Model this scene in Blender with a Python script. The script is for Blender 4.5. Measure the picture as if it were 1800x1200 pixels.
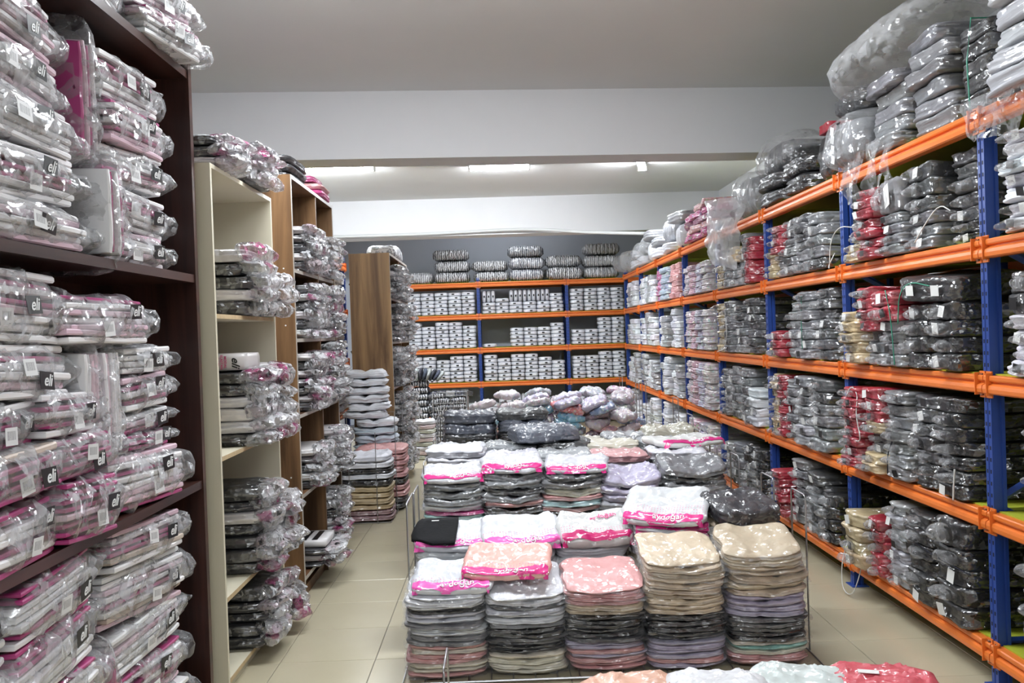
import bpy, math, random
import numpy as np
from mathutils import Vector, Matrix, noise

for _o in list(bpy.data.objects):
    bpy.data.objects.remove(_o)
SC = bpy.context.scene
COL = SC.collection
PI = math.pi
rng = random.Random(7)

# ------------------------------------------------------------------ camera
def camera():
    yaw, pitch, roll = 0.0137, -0.0103, -0.0339
    f = Vector((math.sin(yaw) * math.cos(pitch), math.cos(yaw) * math.cos(pitch), math.sin(pitch)))
    r = Vector((math.cos(yaw), -math.sin(yaw), 0)); u = r.cross(f)
    r2 = math.cos(roll) * r + math.sin(roll) * u
    u2 = -math.sin(roll) * r + math.cos(roll) * u
    cd = bpy.data.cameras.new('camera'); cd.sensor_fit = 'HORIZONTAL'; cd.sensor_width = 36
    cd.lens = 1532.5 / 1800 * 36; cd.clip_start = 0.05; cd.clip_end = 100
    o = bpy.data.objects.new('camera', cd); COL.objects.link(o)
    m = Matrix.Identity(4)
    for i in range(3):
        m[i][0] = r2[i]; m[i][1] = u2[i]; m[i][2] = -f[i]
    m[0][3], m[1][3], m[2][3] = 0, 0, 1.5725
    o.matrix_world = m
    SC.camera = o
camera()

# ------------------------------------------------------------------ world, exposure
W = bpy.data.worlds.new('world'); SC.world = W; W.use_nodes = True
W.node_tree.nodes['Background'].inputs[0].default_value = (0.9, 0.95, 1.0, 1)
W.node_tree.nodes['Background'].inputs[1].default_value = 0.05
SC.view_settings.view_transform = 'Standard'; SC.view_settings.look = 'None'
SC.view_settings.gamma = 1.0; SC.view_settings.use_curve_mapping = False
SC.view_settings.exposure = 0.38
SC.cycles.max_bounces = 5; SC.cycles.transparent_max_bounces = 8
SC.cycles.diffuse_bounces = 3; SC.cycles.glossy_bounces = 2
SC.cycles.caustics_reflective = False; SC.cycles.caustics_refractive = False
SC.cycles.sample_clamp_indirect = 4.0; SC.cycles.use_adaptive_sampling = True; SC.cycles.adaptive_threshold = 0.02
LAMP_E = 60.0          # emission of the wide panel lamps overhead
LAMP_B = 34.0          # emission of the panel lamps behind the viewer
LAMP_R = 220.0         # emission of the row of small lamps in view

# ------------------------------------------------------------------ materials
def mat(name):
    m = bpy.data.materials.new(name); m.use_nodes = True
    nt = m.node_tree; nt.nodes.clear()
    return m, nt, nt.nodes, nt.links
def out(nt, sh):
    o = nt.nodes.new('ShaderNodeOutputMaterial'); nt.links.new(sh, o.inputs[0])
def N(nt, t, **kw):
    n = nt.nodes.new(t)
    for k, v in kw.items():
        if k in n.inputs: n.inputs[k].default_value = v
        else: setattr(n, k, v)
    return n
def coords(nt, scale=(1, 1, 1), vary=True):
    tc = N(nt, 'ShaderNodeTexCoord'); mp = N(nt, 'ShaderNodeMapping')
    mp.inputs['Scale'].default_value = scale
    nt.links.new(tc.outputs['Object'], mp.inputs[0])
    if vary:
        oi = N(nt, 'ShaderNodeObjectInfo'); mu = N(nt, 'ShaderNodeMath', operation='MULTIPLY'); mu.inputs[1].default_value = 37.0
        nt.links.new(oi.outputs['Random'], mu.inputs[0])
        cb = N(nt, 'ShaderNodeCombineXYZ')
        for i in range(3): nt.links.new(mu.outputs[0], cb.inputs[i])
        nt.links.new(cb.outputs[0], mp.inputs['Location'])
    return mp.outputs[0]
def facets(nt, v, scale=34.0, amt=0.55, base=None):
    """crinkled film: small flat facets, each tilted its own way"""
    lk = nt.links
    nz = N(nt, 'ShaderNodeTexNoise', Scale=scale * 0.35, Detail=2.0); lk.new(v, nz.inputs['Vector'])
    ad = N(nt, 'ShaderNodeVectorMath', operation='MULTIPLY_ADD'); ad.inputs[1].default_value = (0.05, 0.05, 0.05)
    lk.new(nz.outputs['Color'], ad.inputs[0]); lk.new(v, ad.inputs[2])
    acc = None
    for sc, a in ((scale, amt), (scale * 2.6, amt * 0.6)):
        vo = N(nt, 'ShaderNodeTexVoronoi', Scale=sc); lk.new(ad.outputs[0], vo.inputs['Vector'])
        sb = N(nt, 'ShaderNodeVectorMath', operation='SUBTRACT'); sb.inputs[1].default_value = (0.5, 0.5, 0.5); lk.new(vo.outputs['Color'], sb.inputs[0])
        q2 = N(nt, 'ShaderNodeVectorMath', operation='MULTIPLY'); lk.new(sb.outputs[0], q2.inputs[0]); lk.new(sb.outputs[0], q2.inputs[1])
        q3 = N(nt, 'ShaderNodeVectorMath', operation='MULTIPLY'); lk.new(q2.outputs[0], q3.inputs[0]); lk.new(sb.outputs[0], q3.inputs[1])
        sl = N(nt, 'ShaderNodeVectorMath', operation='SCALE'); sl.inputs['Scale'].default_value = a * 8; lk.new(q3.outputs[0], sl.inputs[0])
        if acc is None: acc = sl.outputs[0]
        else:
            a2 = N(nt, 'ShaderNodeVectorMath', operation='ADD'); lk.new(acc, a2.inputs[0]); lk.new(sl.outputs[0], a2.inputs[1]); acc = a2.outputs[0]
    if base is None:
        g = N(nt, 'ShaderNodeNewGeometry'); base = g.outputs['Normal']
    a3 = N(nt, 'ShaderNodeVectorMath', operation='ADD'); lk.new(acc, a3.inputs[0]); lk.new(base, a3.inputs[1])
    nn = N(nt, 'ShaderNodeVectorMath', operation='NORMALIZE'); lk.new(a3.outputs[0], nn.inputs[0])
    return nn.outputs[0]
def plain(name, col, rough=0.5, metal=0.0, nscale=0, namt=0.0, bump=0.0, spec=0.5, coat=0.0):
    m, nt, nd, lk = mat(name)
    b = N(nt, 'ShaderNodeBsdfPrincipled'); b.inputs['Base Color'].default_value = (*col, 1)
    b.inputs['Roughness'].default_value = rough; b.inputs['Metallic'].default_value = metal
    b.inputs['Specular IOR Level'].default_value = spec; b.inputs['Coat Weight'].default_value = coat
    if nscale:
        v = coords(nt, (1, 1, 1), False)
        no = N(nt, 'ShaderNodeTexNoise', Scale=nscale, Detail=6.0, Roughness=0.6); lk.new(v, no.inputs['Vector'])
        mx = N(nt, 'ShaderNodeMix', data_type='RGBA')
        mx.inputs[6].default_value = (*[c * (1 - namt) for c in col], 1); mx.inputs[7].default_value = (*[min(1, c * (1 + namt)) for c in col], 1)
        lk.new(no.outputs['Fac'], mx.inputs[0]); lk.new(mx.outputs[2], b.inputs['Base Color'])
        if bump:
            bp = N(nt, 'ShaderNodeBump', Strength=bump, Distance=0.01); lk.new(no.outputs['Fac'], bp.inputs['Height']); lk.new(bp.outputs[0], b.inputs['Normal'])
    out(nt, b.outputs[0]); return m
def wood(name, c1, c2, axis=2, scale=9, rough=0.42, coat=0.0):
    m, nt, nd, lk = mat(name)
    s = [scale, scale, scale]; s[axis] = scale * 0.06
    v = coords(nt, s)
    n1 = N(nt, 'ShaderNodeTexNoise', Scale=1.0, Detail=7.0, Roughness=0.62, Distortion=0.6); lk.new(v, n1.inputs['Vector'])
    rp = N(nt, 'ShaderNodeValToRGB'); lk.new(n1.outputs['Fac'], rp.inputs[0])
    rp.color_ramp.elements[0].position = 0.36; rp.color_ramp.elements[0].color = (*c1, 1)
    rp.color_ramp.elements[1].position = 0.66; rp.color_ramp.elements[1].color = (*c2, 1)
    b = N(nt, 'ShaderNodeBsdfPrincipled'); b.inputs['Roughness'].default_value = rough; b.inputs['Coat Weight'].default_value = coat
    lk.new(rp.outputs[0], b.inputs['Base Color'])
    out(nt, b.outputs[0]); return m
def wrapped(name, crinkle=24, coatw=1.0, bump=1.0, rough=0.6, coat_rough=0.23, pattern=None, fold=(6, 6, 40)):
    """folded cloth (object colour) shrink-wrapped in clear glossy plastic"""
    m, nt, nd, lk = mat(name)
    oi = N(nt, 'ShaderNodeObjectInfo')
    v = coords(nt)
    n1 = N(nt, 'ShaderNodeTexNoise', Scale=14.0, Detail=4.0); lk.new(v, n1.inputs['Vector'])
    mr = N(nt, 'ShaderNodeMapRange'); mr.inputs['To Min'].default_value = 0.78; mr.inputs['To Max'].default_value = 1.14
    lk.new(n1.outputs['Fac'], mr.inputs['Value'])
    mul = N(nt, 'ShaderNodeMix', data_type='RGBA', blend_type='MULTIPLY'); mul.inputs[0].default_value = 1.0
    lk.new(oi.outputs['Color'], mul.inputs[6]); lk.new(mr.outputs[0], mul.inputs[7])
    colr = mul.outputs[2]
    if pattern == 'print':
        vo = N(nt, 'ShaderNodeTexVoronoi', Scale=26.0); lk.new(v, vo.inputs['Vector'])
        sp = N(nt, 'ShaderNodeMath', operation='LESS_THAN'); sp.inputs[1].default_value = 0.42; lk.new(vo.outputs['Distance'], sp.inputs[0])
        hs = N(nt, 'ShaderNodeMix', data_type='RGBA'); hs.inputs[0].default_value = 0.55; hs.inputs[7].default_value = (0.75, 0.72, 0.76, 1)
        lk.new(vo.outputs['Color'], hs.inputs[6])
        m2 = N(nt, 'ShaderNodeMix', data_type='RGBA'); f2 = N(nt, 'ShaderNodeMath', operation='MULTIPLY'); f2.inputs[1].default_value = 0.5
        lk.new(sp.outputs[0], f2.inputs[0]); lk.new(f2.outputs[0], m2.inputs[0]); lk.new(colr, m2.inputs[6]); lk.new(hs.outputs[2], m2.inputs[7]); colr = m2.outputs[2]
    if pattern in ('socks', 'socksdark'):
        v2 = coords(nt, (1, 1, 1))
        wv = N(nt, 'ShaderNodeTexWave', Scale=9.0, Distortion=5.0, Detail=3.0); wv.inputs['Detail Scale'].default_value = 2.0
        lk.new(v2, wv.inputs['Vector'])
        gt = N(nt, 'ShaderNodeMath', operation='GREATER_THAN'); gt.inputs[1].default_value = 0.56 if pattern == 'socks' else 0.74; lk.new(wv.outputs['Fac'], gt.inputs[0])
        m2 = N(nt, 'ShaderNodeMix', data_type='RGBA'); m2.inputs[7].default_value = (0.62, 0.62, 0.64, 1)
        lk.new(gt.outputs[0], m2.inputs[0]); lk.new(colr, m2.inputs[6]); colr = m2.outputs[2]
    b = N(nt, 'ShaderNodeBsdfPrincipled'); b.inputs['Roughness'].default_value = rough
    lk.new(colr, b.inputs['Base Color'])
    # cloth folds under the film
    v3 = coords(nt, fold)
    nf = N(nt, 'ShaderNodeTexNoise', Scale=1.0, Detail=3.0); lk.new(v3, nf.inputs['Vector'])
    bf = N(nt, 'ShaderNodeBump', Strength=0.5, Distance=0.015); lk.new(nf.outputs['Fac'], bf.inputs['Height']); lk.new(bf.outputs[0], b.inputs['Normal'])
    gl = N(nt, 'ShaderNodeBsdfGlossy', Roughness=coat_rough); lk.new(facets(nt, v, crinkle * 0.85, bump * 0.75, bf.outputs[0]), gl.inputs['Normal'])
    ms = N(nt, 'ShaderNodeMixShader'); ms.inputs[0].default_value = 0.17 * coatw; lk.new(b.outputs[0], ms.inputs[1]); lk.new(gl.outputs[0], ms.inputs[2])
    out(nt, ms.outputs[0]); return m
def film(name, lo=0.08, hi=0.66, tint=False, white=0.55, crinkle=18, bump=0.8):
    """clear plastic film: mostly see-through, glossy, a little milky"""
    m, nt, nd, lk = mat(name)
    v = coords(nt)
    fn = facets(nt, v, crinkle * 1.3, bump * 1.0)
    lw = N(nt, 'ShaderNodeLayerWeight', Blend=0.35); lk.new(fn, lw.inputs['Normal'])
    mr = N(nt, 'ShaderNodeMapRange'); mr.inputs['To Min'].default_value = lo; mr.inputs['To Max'].default_value = hi
    lk.new(lw.outputs['Facing'], mr.inputs['Value'])
    tr = N(nt, 'ShaderNodeBsdfTransparent')
    b = N(nt, 'ShaderNodeBsdfPrincipled'); b.inputs['Base Color'].default_value = (white, white, white * 1.02, 1)
    b.inputs['Roughness'].default_value = 0.16; b.inputs['Specular IOR Level'].default_value = 1.0
    b.inputs['Coat Weight'].default_value = 0.6; b.inputs['Coat Roughness'].default_value = 0.06
    if tint:
        oi = N(nt, 'ShaderNodeObjectInfo')
        v2 = coords(nt); n2 = N(nt, 'ShaderNodeTexNoise', Scale=9.0, Detail=3.0); lk.new(v2, n2.inputs['Vector'])
        rp = N(nt, 'ShaderNodeMapRange'); rp.inputs['From Min'].default_value = 0.52; rp.inputs['From Max'].default_value = 0.59; lk.new(n2.outputs['Fac'], rp.inputs['Value'])
        mx = N(nt, 'ShaderNodeMix', data_type='RGBA'); mx.inputs[6].default_value = (white, white, white * 1.02, 1)
        lk.new(rp.outputs[0], mx.inputs[0]); lk.new(oi.outputs['Color'], mx.inputs[7]); lk.new(mx.outputs[2], b.inputs['Base Color'])
    lk.new(fn, b.inputs['Normal'])
    ms = N(nt, 'ShaderNodeMixShader'); lk.new(mr.outputs[0], ms.inputs[0]); lk.new(tr.outputs[0], ms.inputs[1]); lk.new(b.outputs[0], ms.inputs[2])
    out(nt, ms.outputs[0]); return m
def objcol(name, rough=0.5, coat=0.0):
    m, nt, nd, lk = mat(name)
    oi = N(nt, 'ShaderNodeObjectInfo'); b = N(nt, 'ShaderNodeBsdfPrincipled'); b.inputs['Roughness'].default_value = rough; b.inputs['Coat Weight'].default_value = coat
    lk.new(oi.outputs['Color'], b.inputs['Base Color']); out(nt, b.outputs[0]); return m
def emit(name, col, e):
    m, nt, nd, lk = mat(name)
    b = N(nt, 'ShaderNodeEmission', Strength=e); b.inputs[0].default_value = (*col, 1); out(nt, b.outputs[0]); return m
def sticker(name):
    """white barcode sticker: black bars on white paper, printed flat"""
    m, nt, nd, lk = mat(name)
    tc = N(nt, 'ShaderNodeTexCoord'); sx = N(nt, 'ShaderNodeSeparateXYZ'); lk.new(tc.outputs['Generated'], sx.inputs[0])
    wn = N(nt, 'ShaderNodeTexNoise', Scale=34.0); wn.noise_dimensions = '1D'; lk.new(sx.outputs[0], wn.inputs['W'])
    g1 = N(nt, 'ShaderNodeMath', operation='GREATER_THAN'); g1.inputs[1].default_value = 0.52; lk.new(wn.outputs['Fac'], g1.inputs[0])
    def band(sock, a, b_):
        x = N(nt, 'ShaderNodeMath', operation='GREATER_THAN'); x.inputs[1].default_value = a; lk.new(sock, x.inputs[0])
        y = N(nt, 'ShaderNodeMath', operation='LESS_THAN'); y.inputs[1].default_value = b_; lk.new(sock, y.inputs[0])
        z = N(nt, 'ShaderNodeMath', operation='MULTIPLY'); lk.new(x.outputs[0], z.inputs[0]); lk.new(y.outputs[0], z.inputs[1]); return z.outputs[0]
    a1 = N(nt, 'ShaderNodeMath', operation='MULTIPLY'); lk.new(band(sx.outputs[0], 0.14, 0.86), a1.inputs[0]); lk.new(band(sx.outputs[2], 0.3, 0.8), a1.inputs[1])
    a2 = N(nt, 'ShaderNodeMath', operation='MULTIPLY'); lk.new(a1.outputs[0], a2.inputs[0]); lk.new(g1.outputs[0], a2.inputs[1])
    mx = N(nt, 'ShaderNodeMix', data_type='RGBA'); mx.inputs[6].default_value = (0.72, 0.72, 0.72, 1); mx.inputs[7].default_value = (0.05, 0.05, 0.06, 1); lk.new(a2.outputs[0], mx.inputs[0])
    b = N(nt, 'ShaderNodeBsdfPrincipled'); b.inputs['Roughness'].default_value = 0.5; lk.new(mx.outputs[2], b.inputs['Base Color'])
    out(nt, b.outputs[0]); return m

M = dict(
    plaster=plain('plaster', (0.78, 0.78, 0.79), 0.85, nscale=3, namt=0.03),
    ceiling=plain('ceiling_paint', (0.80, 0.80, 0.79), 0.9, nscale=1.2, namt=0.04),
    greywall=plain('grey_wall', (0.60, 0.63, 0.70), 0.9, nscale=2, namt=0.04),
    tile=plain('floor_tile', (0.47, 0.42, 0.30), 0.22, nscale=2.5, namt=0.07, spec=0.5),
    grout=plain('grout', (0.22, 0.22, 0.22), 0.9),
    orange=plain('orange_paint', (0.78, 0.19, 0.03), 0.4, nscale=30, namt=0.06),
    blue=plain('blue_paint', (0.020, 0.060, 0.28), 0.4, nscale=20, namt=0.1),
    slot=plain('slot_dark', (0.004, 0.005, 0.015), 0.8),
    bolt=plain('bolt', (0.6, 0.6, 0.6), 0.3, 1.0),
    board=plain('lime_board', (0.40, 0.44, 0.03), 0.6, nscale=6, namt=0.15),
    darkwood=wood('dark_wood', (0.022, 0.009, 0.007), (0.075, 0.030, 0.022), 1, 14, 0.3),
    darkwoodv=wood('dark_wood_upright', (0.022, 0.009, 0.007), (0.065, 0.024, 0.018), 2, 14, 0.3),
    cream=plain('cream_melamine', (0.66, 0.61, 0.47), 0.45, nscale=2, namt=0.03),
    creamedge=plain('worn_edge', (0.50, 0.38, 0.22), 0.7, nscale=40, namt=0.3),
    walnut=wood('walnut', (0.075, 0.036, 0.016), (0.24, 0.13, 0.058), 2, 10, 0.42), walnutl=wood('light_walnut', (0.13, 0.066, 0.027), (0.42, 0.25, 0.11), 2, 9, 0.42),
    walnutin=wood('walnut_shelf', (0.10, 0.045, 0.022), (0.22, 0.11, 0.05), 1, 13, 0.4),
    edge=plain('edge_band', (0.42, 0.38, 0.33), 0.4),
    wrap=wrapped('wrapped_cloth'),
    wrapw=wrapped('wrapped_white', bump=0.7, coatw=0.6),
    wrapthin=wrapped('wrapped_flat', crinkle=30, bump=1.05),
    prnt=wrapped('wrapped_print', crinkle=28, bump=1.0, pattern='print'),
    socks=wrapped('wrapped_socks', crinkle=26, bump=0.9, pattern='socks'),
    socksd=wrapped('sock_pile', crinkle=26, bump=0.3, coatw=0.3, pattern='socksdark'),
    cotton=wrapped('white_cotton', coatw=0.06, bump=0.2, rough=0.8),
    card=objcol('printed_card', 0.4, 0.4),
    film=film('clear_film'), wrapfilm=film('shrink_film', 0.13, 0.8, False, 0.62, 16, 0.9), filmthin=film('thin_film_edge', 0.03, 0.34), whitebag=film('white_bag', 0.34, 0.85, False, 0.8, 7, 0.6),
    bag=film('crinkled_bag', 0.30, 0.92, True, 0.82, 20, 1.3),
    milky=film('milky_bag', 0.13, 0.55, False, 0.7, 8, 0.6),
    black=plain('black_print', (0.008, 0.008, 0.009), 0.35),
    ink=plain('white_print', (0.8, 0.8, 0.8), 0.5),
    pink=plain('pink_print', (0.70, 0.035, 0.26), 0.35, coat=0.5),
    redink=plain('pink_ink', (0.75, 0.06, 0.25), 0.5),
    paper=plain('paper_tag', (0.75, 0.75, 0.73), 0.6),
    barcode=sticker('barcode_sticker'),
    wire=plain('chrome_wire', (0.42, 0.42, 0.43), 0.32, 0.9),
    strap=plain('white_strap', (0.68, 0.68, 0.66), 0.4),
    greenstr=plain('green_string', (0.04, 0.28, 0.18), 0.5),
    pvc=plain('pvc_conduit', (0.66, 0.67, 0.66), 0.4),
    lamp=emit('lamp_diffuser', (0.90, 0.95, 1.0), LAMP_E), lampb=emit('rear_lamp_diffuser', (0.90, 0.95, 1.0), LAMP_B), lampr=emit('bright_lamp_diffuser', (0.90, 0.95, 1.0), LAMP_R),
    lampbody=plain('lamp_body', (0.8, 0.8, 0.8), 0.4),
)

# ------------------------------------------------------------------ mesh and object helpers
class MB:
    def __init__(s): s.v = []; s.f = []; s.m = []
    def box(s, x0, x1, y0, y1, z0, z1, mi=0):
        b = len(s.v)
        s.v += [(x0, y0, z0), (x1, y0, z0), (x1, y1, z0), (x0, y1, z0), (x0, y0, z1), (x1, y0, z1), (x1, y1, z1), (x0, y1, z1)]
        for q in ((0, 3, 2, 1), (4, 5, 6, 7), (0, 1, 5, 4), (1, 2, 6, 5), (2, 3, 7, 6), (3, 0, 4, 7)):
            s.f.append(tuple(b + i for i in q)); s.m.append(mi)
        return s
    def tube(s, pts, r, n=6, mi=0, closed=False):
        P = [Vector(p) for p in pts]; b = len(s.v); k = len(P)
        for i, p in enumerate(P):
            a = P[(i - 1) % k] if (closed or i > 0) else p
            c = P[(i + 1) % k] if (closed or i < k - 1) else p
            t = (c - a).normalized() if (c - a).length > 1e-9 else Vector((0, 0, 1))
            e = Vector((0, 0, 1)) if abs(t.z) < 0.9 else Vector((1, 0, 0))
            x = t.cross(e).normalized(); y = t.cross(x)
            for j in range(n):
                a_ = 2 * PI * j / n
                s.v.append(tuple(p + r * (math.cos(a_) * x + math.sin(a_) * y)))
        for i in range(k if closed else k - 1):
            i2 = (i + 1) % k
            for j in range(n):
                s.f.append((b + i * n + j, b + i * n + (j + 1) % n, b + i2 * n + (j + 1) % n, b + i2 * n + j)); s.m.append(mi)
        if not closed:
            s.f.append(tuple(b + j for j in range(n))[::-1]); s.m.append(mi)
            s.f.append(tuple(b + (k - 1) * n + j for j in range(n))); s.m.append(mi)
        return s
    def prism(s, prof, x0, x1, axis='x', mi=0):
        b = len(s.v); n = len(prof)
        for t in (x0, x1):
            for (p, q) in prof:
                s.v.append((t, p, q) if axis == 'x' else ((p, t, q) if axis == 'y' else (p, q, t)))
        for j in range(n):
            s.f.append((b + j, b + (j + 1) % n, b + n + (j + 1) % n, b + n + j)); s.m.append(mi)
        s.f.append(tuple(b + j for j in range(n))[::-1]); s.m.append(mi)
        s.f.append(tuple(b + n + j for j in range(n))); s.m.append(mi)
        return s
    def mesh(s, name, *mats, smooth=False):
        me = bpy.data.meshes.new(name); me.from_pydata([tuple(v) for v in s.v], [], s.f)
        for m in mats: me.materials.append(M[m] if isinstance(m, str) else m)
        if len(mats) > 1: me.polygons.foreach_set('material_index', s.m)
        if smooth: me.polygons.foreach_set('use_smooth', [True] * len(me.polygons))
        me.update(); return me

USED = {}
def put(name, me, loc=(0, 0, 0), rz=0.0, parent=None, color=None, label=None, cat=None, group=None, kind=None, rot=None, scale=None):
    o = bpy.data.objects.new(name, me); COL.objects.link(o)
    o.location = loc; o.rotation_euler = rot if rot else (0, 0, rz)
    if scale: o.scale = scale
    if parent: o.parent = parent
    if color: o.color = (*color, 1)
    if label:
        o['label'] = label
        USED[label] = USED.get(label, 0) + 1
    if cat: o['category'] = cat
    if group: o['group'] = group
    if kind: o['kind'] = kind
    return o
def empty(name, loc=(0, 0, 0), rz=0.0, **kw):
    return put(name, None, loc, rz, **kw)

def cube_grid(nx, ny, nz):
    ids = {}; V = []; F = []
    def vid(i, j, k):
        key = (i, j, k)
        if key not in ids:
            ids[key] = len(V); V.append((2 * i / nx - 1, 2 * j / ny - 1, 2 * k / nz - 1))
        return ids[key]
    for i in range(nx):
        for j in range(ny):
            F.append((vid(i, j, 0), vid(i, j + 1, 0), vid(i + 1, j + 1, 0), vid(i + 1, j, 0)))
            F.append((vid(i, j, nz), vid(i + 1, j, nz), vid(i + 1, j + 1, nz), vid(i, j + 1, nz)))
    for i in range(nx):
        for k in range(nz):
            F.append((vid(i, 0, k), vid(i + 1, 0, k), vid(i + 1, 0, k + 1), vid(i, 0, k + 1)))
            F.append((vid(i, ny, k), vid(i, ny, k + 1), vid(i + 1, ny, k + 1), vid(i + 1, ny, k)))
    for j in range(ny):
        for k in range(nz):
            F.append((vid(0, j, k), vid(0, j, k + 1), vid(0, j + 1, k + 1), vid(0, j + 1, k)))
            F.append((vid(nx, j, k), vid(nx, j + 1, k), vid(nx, j + 1, k + 1), vid(nx, j, k + 1)))
    return np.array(V), F

def soft(name, w, d, h, mats, n=1, k=8.0, groove=0.06, amp=0.006, freq=5.0, seed=0, shift=0.0, lobes=0.0, ribs=0, ribdepth=0.05,
         res=(8, 6), pinch=0.0, flat=True, tag=None, puff=0.0, front_round=0.0, smooth=True, sag=0.0, wave=0.0, wrinkle=0.0):
    """a soft folded parcel, front = -Y, origin at the middle of its base"""
    rr = random.Random(seed * 977 + 13)
    nx = res[0] if not ribs else max(res[0], ribs * 3)
    nz = max(3, n * 3 if n > 1 else 4)
    P, F = cube_grid(nx, res[1], nz)
    x, y, z = P[:, 0], P[:, 1], P[:, 2]
    r = (np.abs(x) ** k + np.abs(y) ** k + np.abs(z) ** k) ** (1.0 / k)
    Q = P / r[:, None]
    if n > 1:
        t = n * (z + 1) / 2
        g = np.abs(np.cos(PI * t)) ** 6 * (np.abs(z) < 0.999)
        li = np.clip(np.floor(t + 1e-6).astype(int), 0, n - 1)
        dx = np.array([rr.uniform(-1, 1) for _ in range(n)]) * shift / w * 2
        dy = np.array([rr.uniform(-1, 1) for _ in range(n)]) * shift / d * 2
        Q[:, 0] = Q[:, 0] * (1 - groove * g * 0.7) + dx[li]
        Q[:, 1] = Q[:, 1] * (1 - groove * g) + dy[li]
    if ribs:
        g = np.abs(np.cos(PI * ribs * (x + 1) / 2)) ** 4
        Q[:, 1] *= 1 - ribdepth * g
        Q[:, 2] *= 1 - ribdepth * 1.4 * g
    if lobes:
        c = np.exp(-((x - rr.uniform(-0.12, 0.12)) / 0.2) ** 2)
        Q[:, 2] = -1 + (Q[:, 2] + 1) * (1 - lobes * c)
        Q[:, 1] *= 1 - 0.10 * lobes * c * (y < 0)
    if puff:
        Q[:, 2] = -1 + (Q[:, 2] + 1) * (1 + puff * (1 - x ** 2) * (1 - y ** 2))
    if front_round:
        ff = np.clip((-y - 0.4) / 0.6, 0, 1)
        Q[:, 2] = Q[:, 2] * (1 - front_round * ff ** 2)
    if pinch:
        for s_ in (-1, 1):
            e = np.clip((s_ * x - 0.72) / 0.28, 0, 1)
            Q[:, 2] = Q[:, 2] * (1 - 0.7 * e)
            Q[:, 0] += s_ * e * pinch * 2 / w
    if sag:
        Q[:, 2] -= sag * (x ** 2 + 0.6 * y ** 2) * 2 / h
    S = np.array([w / 2, d / 2, h / 2])
    V = Q * S
    so = Vector((seed * 3.17 + 1.3, seed * 1.71, seed * 0.77))
    out_ = []
    for p in V:
        q = Vector(p) * freq + so
        nv = noise.noise_vector(q) + 0.5 * noise.noise_vector(q * 2.3)
        out_.append((p[0] + amp * nv.x, p[1] + amp * nv.y, p[2] + min(amp, h * 0.14) * nv.z + h / 2))
    if wrinkle:
        o2 = []
        for (a, b, c), pz in zip(out_, z):
            if pz > 0.95:
                q = Vector((a * 13 + seed, b * 15, seed * 1.7)); q = q + 0.6 * noise.noise_vector(q * 0.7)
                rg = 1 - abs(noise.noise(q)) * 2.2; rg2 = 1 - abs(noise.noise(q * 2.1 + Vector((3, 1, 7)))) * 2.2
                edge = min(1.0, 6 * (1 - max(abs(2 * a / w), abs(2 * b / d))))
                c += wrinkle * (max(0, rg) ** 2 + 0.5 * max(0, rg2) ** 2 - 0.4) * max(0.0, edge)
            o2.append((a, b, c))
        out_ = o2
    if wave: out_ = [(a, b, c + wave * (0.5 * math.cos(2 * PI * a / w * 1.0 + PI) - 0.35 * (2 * b / d) ** 2 * (1 if b < 0 else 0.3) + 0.35 * noise.noise(Vector((a * 9, b * 9, seed))))) for a, b, c in out_]
    if flat and not wave: out_ = [(a, b, max(c, 0.0) if not sag else c) for a, b, c in out_]
    mb = MB(); mb.v = out_; mb.f = list(F); mb.m = [0] * len(F)
    if tag:      # small printed tag lying on the front face
        for (tx, tz, tw, th) in tag:
            mb.box(tx - tw / 2, tx + tw / 2, -d / 2 - amp * 1.2 - 0.004, -d / 2 + 0.03, tz - th / 2, tz + th / 2, 1)
    me = mb.mesh(name, *mats)
    if smooth: me.polygons.foreach_set('use_smooth', [i < len(F) for i in range(len(me.polygons))])
    return me

def sheet(name, w, h, mats, nx=10, nz=12, amp=0.03, seed=0, taper=0.0, curl=0.0, freq=6.0):
    """crumpled film hanging in the XZ plane from z=0 downwards"""
    mb = MB(); so = Vector((seed * 2.1, seed * 0.7, 5.0))
    for k in range(nz + 1):
        for i in range(nx + 1):
            a = i / nx - 0.5; b = k / nz
            ww = w * (1 - taper * b ** 1.4)
            x = a * ww; z = -h * b
            nv = noise.noise_vector(Vector((x * freq, 0.3, z * freq)) + so) + 0.6 * noise.noise_vector(Vector((x * freq * 2.6, 1.3, z * freq * 1.4)) + so)
            mb.v.append((x + amp * 0.5 * nv.x, amp * (0.25 + b) * nv.y - curl * math.sin(b * PI * 0.8), z + amp * 0.6 * nv.z * b))
    for k in range(nz):
        for i in range(nx):
            a = k * (nx + 1) + i
            mb.f.append((a, a + 1, a + nx + 2, a + nx + 1)); mb.m.append(0)
    return mb.mesh(name, *mats, smooth=True)

_letters = {}
def lettering(body, size, matname, shear=0.0, ext=0.0006):
    key = (body, size, matname, shear)
    if key in _letters: return _letters[key]
    cu = bpy.data.curves.new('lettering', 'FONT'); cu.body = body; cu.size = size; cu.extrude = ext; cu.align_x = 'CENTER'; cu.align_y = 'CENTER'; cu.shear = shear
    cu.resolution_u = 3; cu.offset = size * 0.012
    o = bpy.data.objects.new('tmp', cu); COL.objects.link(o)
    dg = bpy.context.evaluated_depsgraph_get()
    me = bpy.data.meshes.new_from_object(o.evaluated_get(dg)); me.name = 'lettering'
    me.materials.clear(); me.materials.append(M[matname])
    bpy.data.objects.remove(o); bpy.data.curves.remove(cu)
    _letters[key] = me; return me

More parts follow.
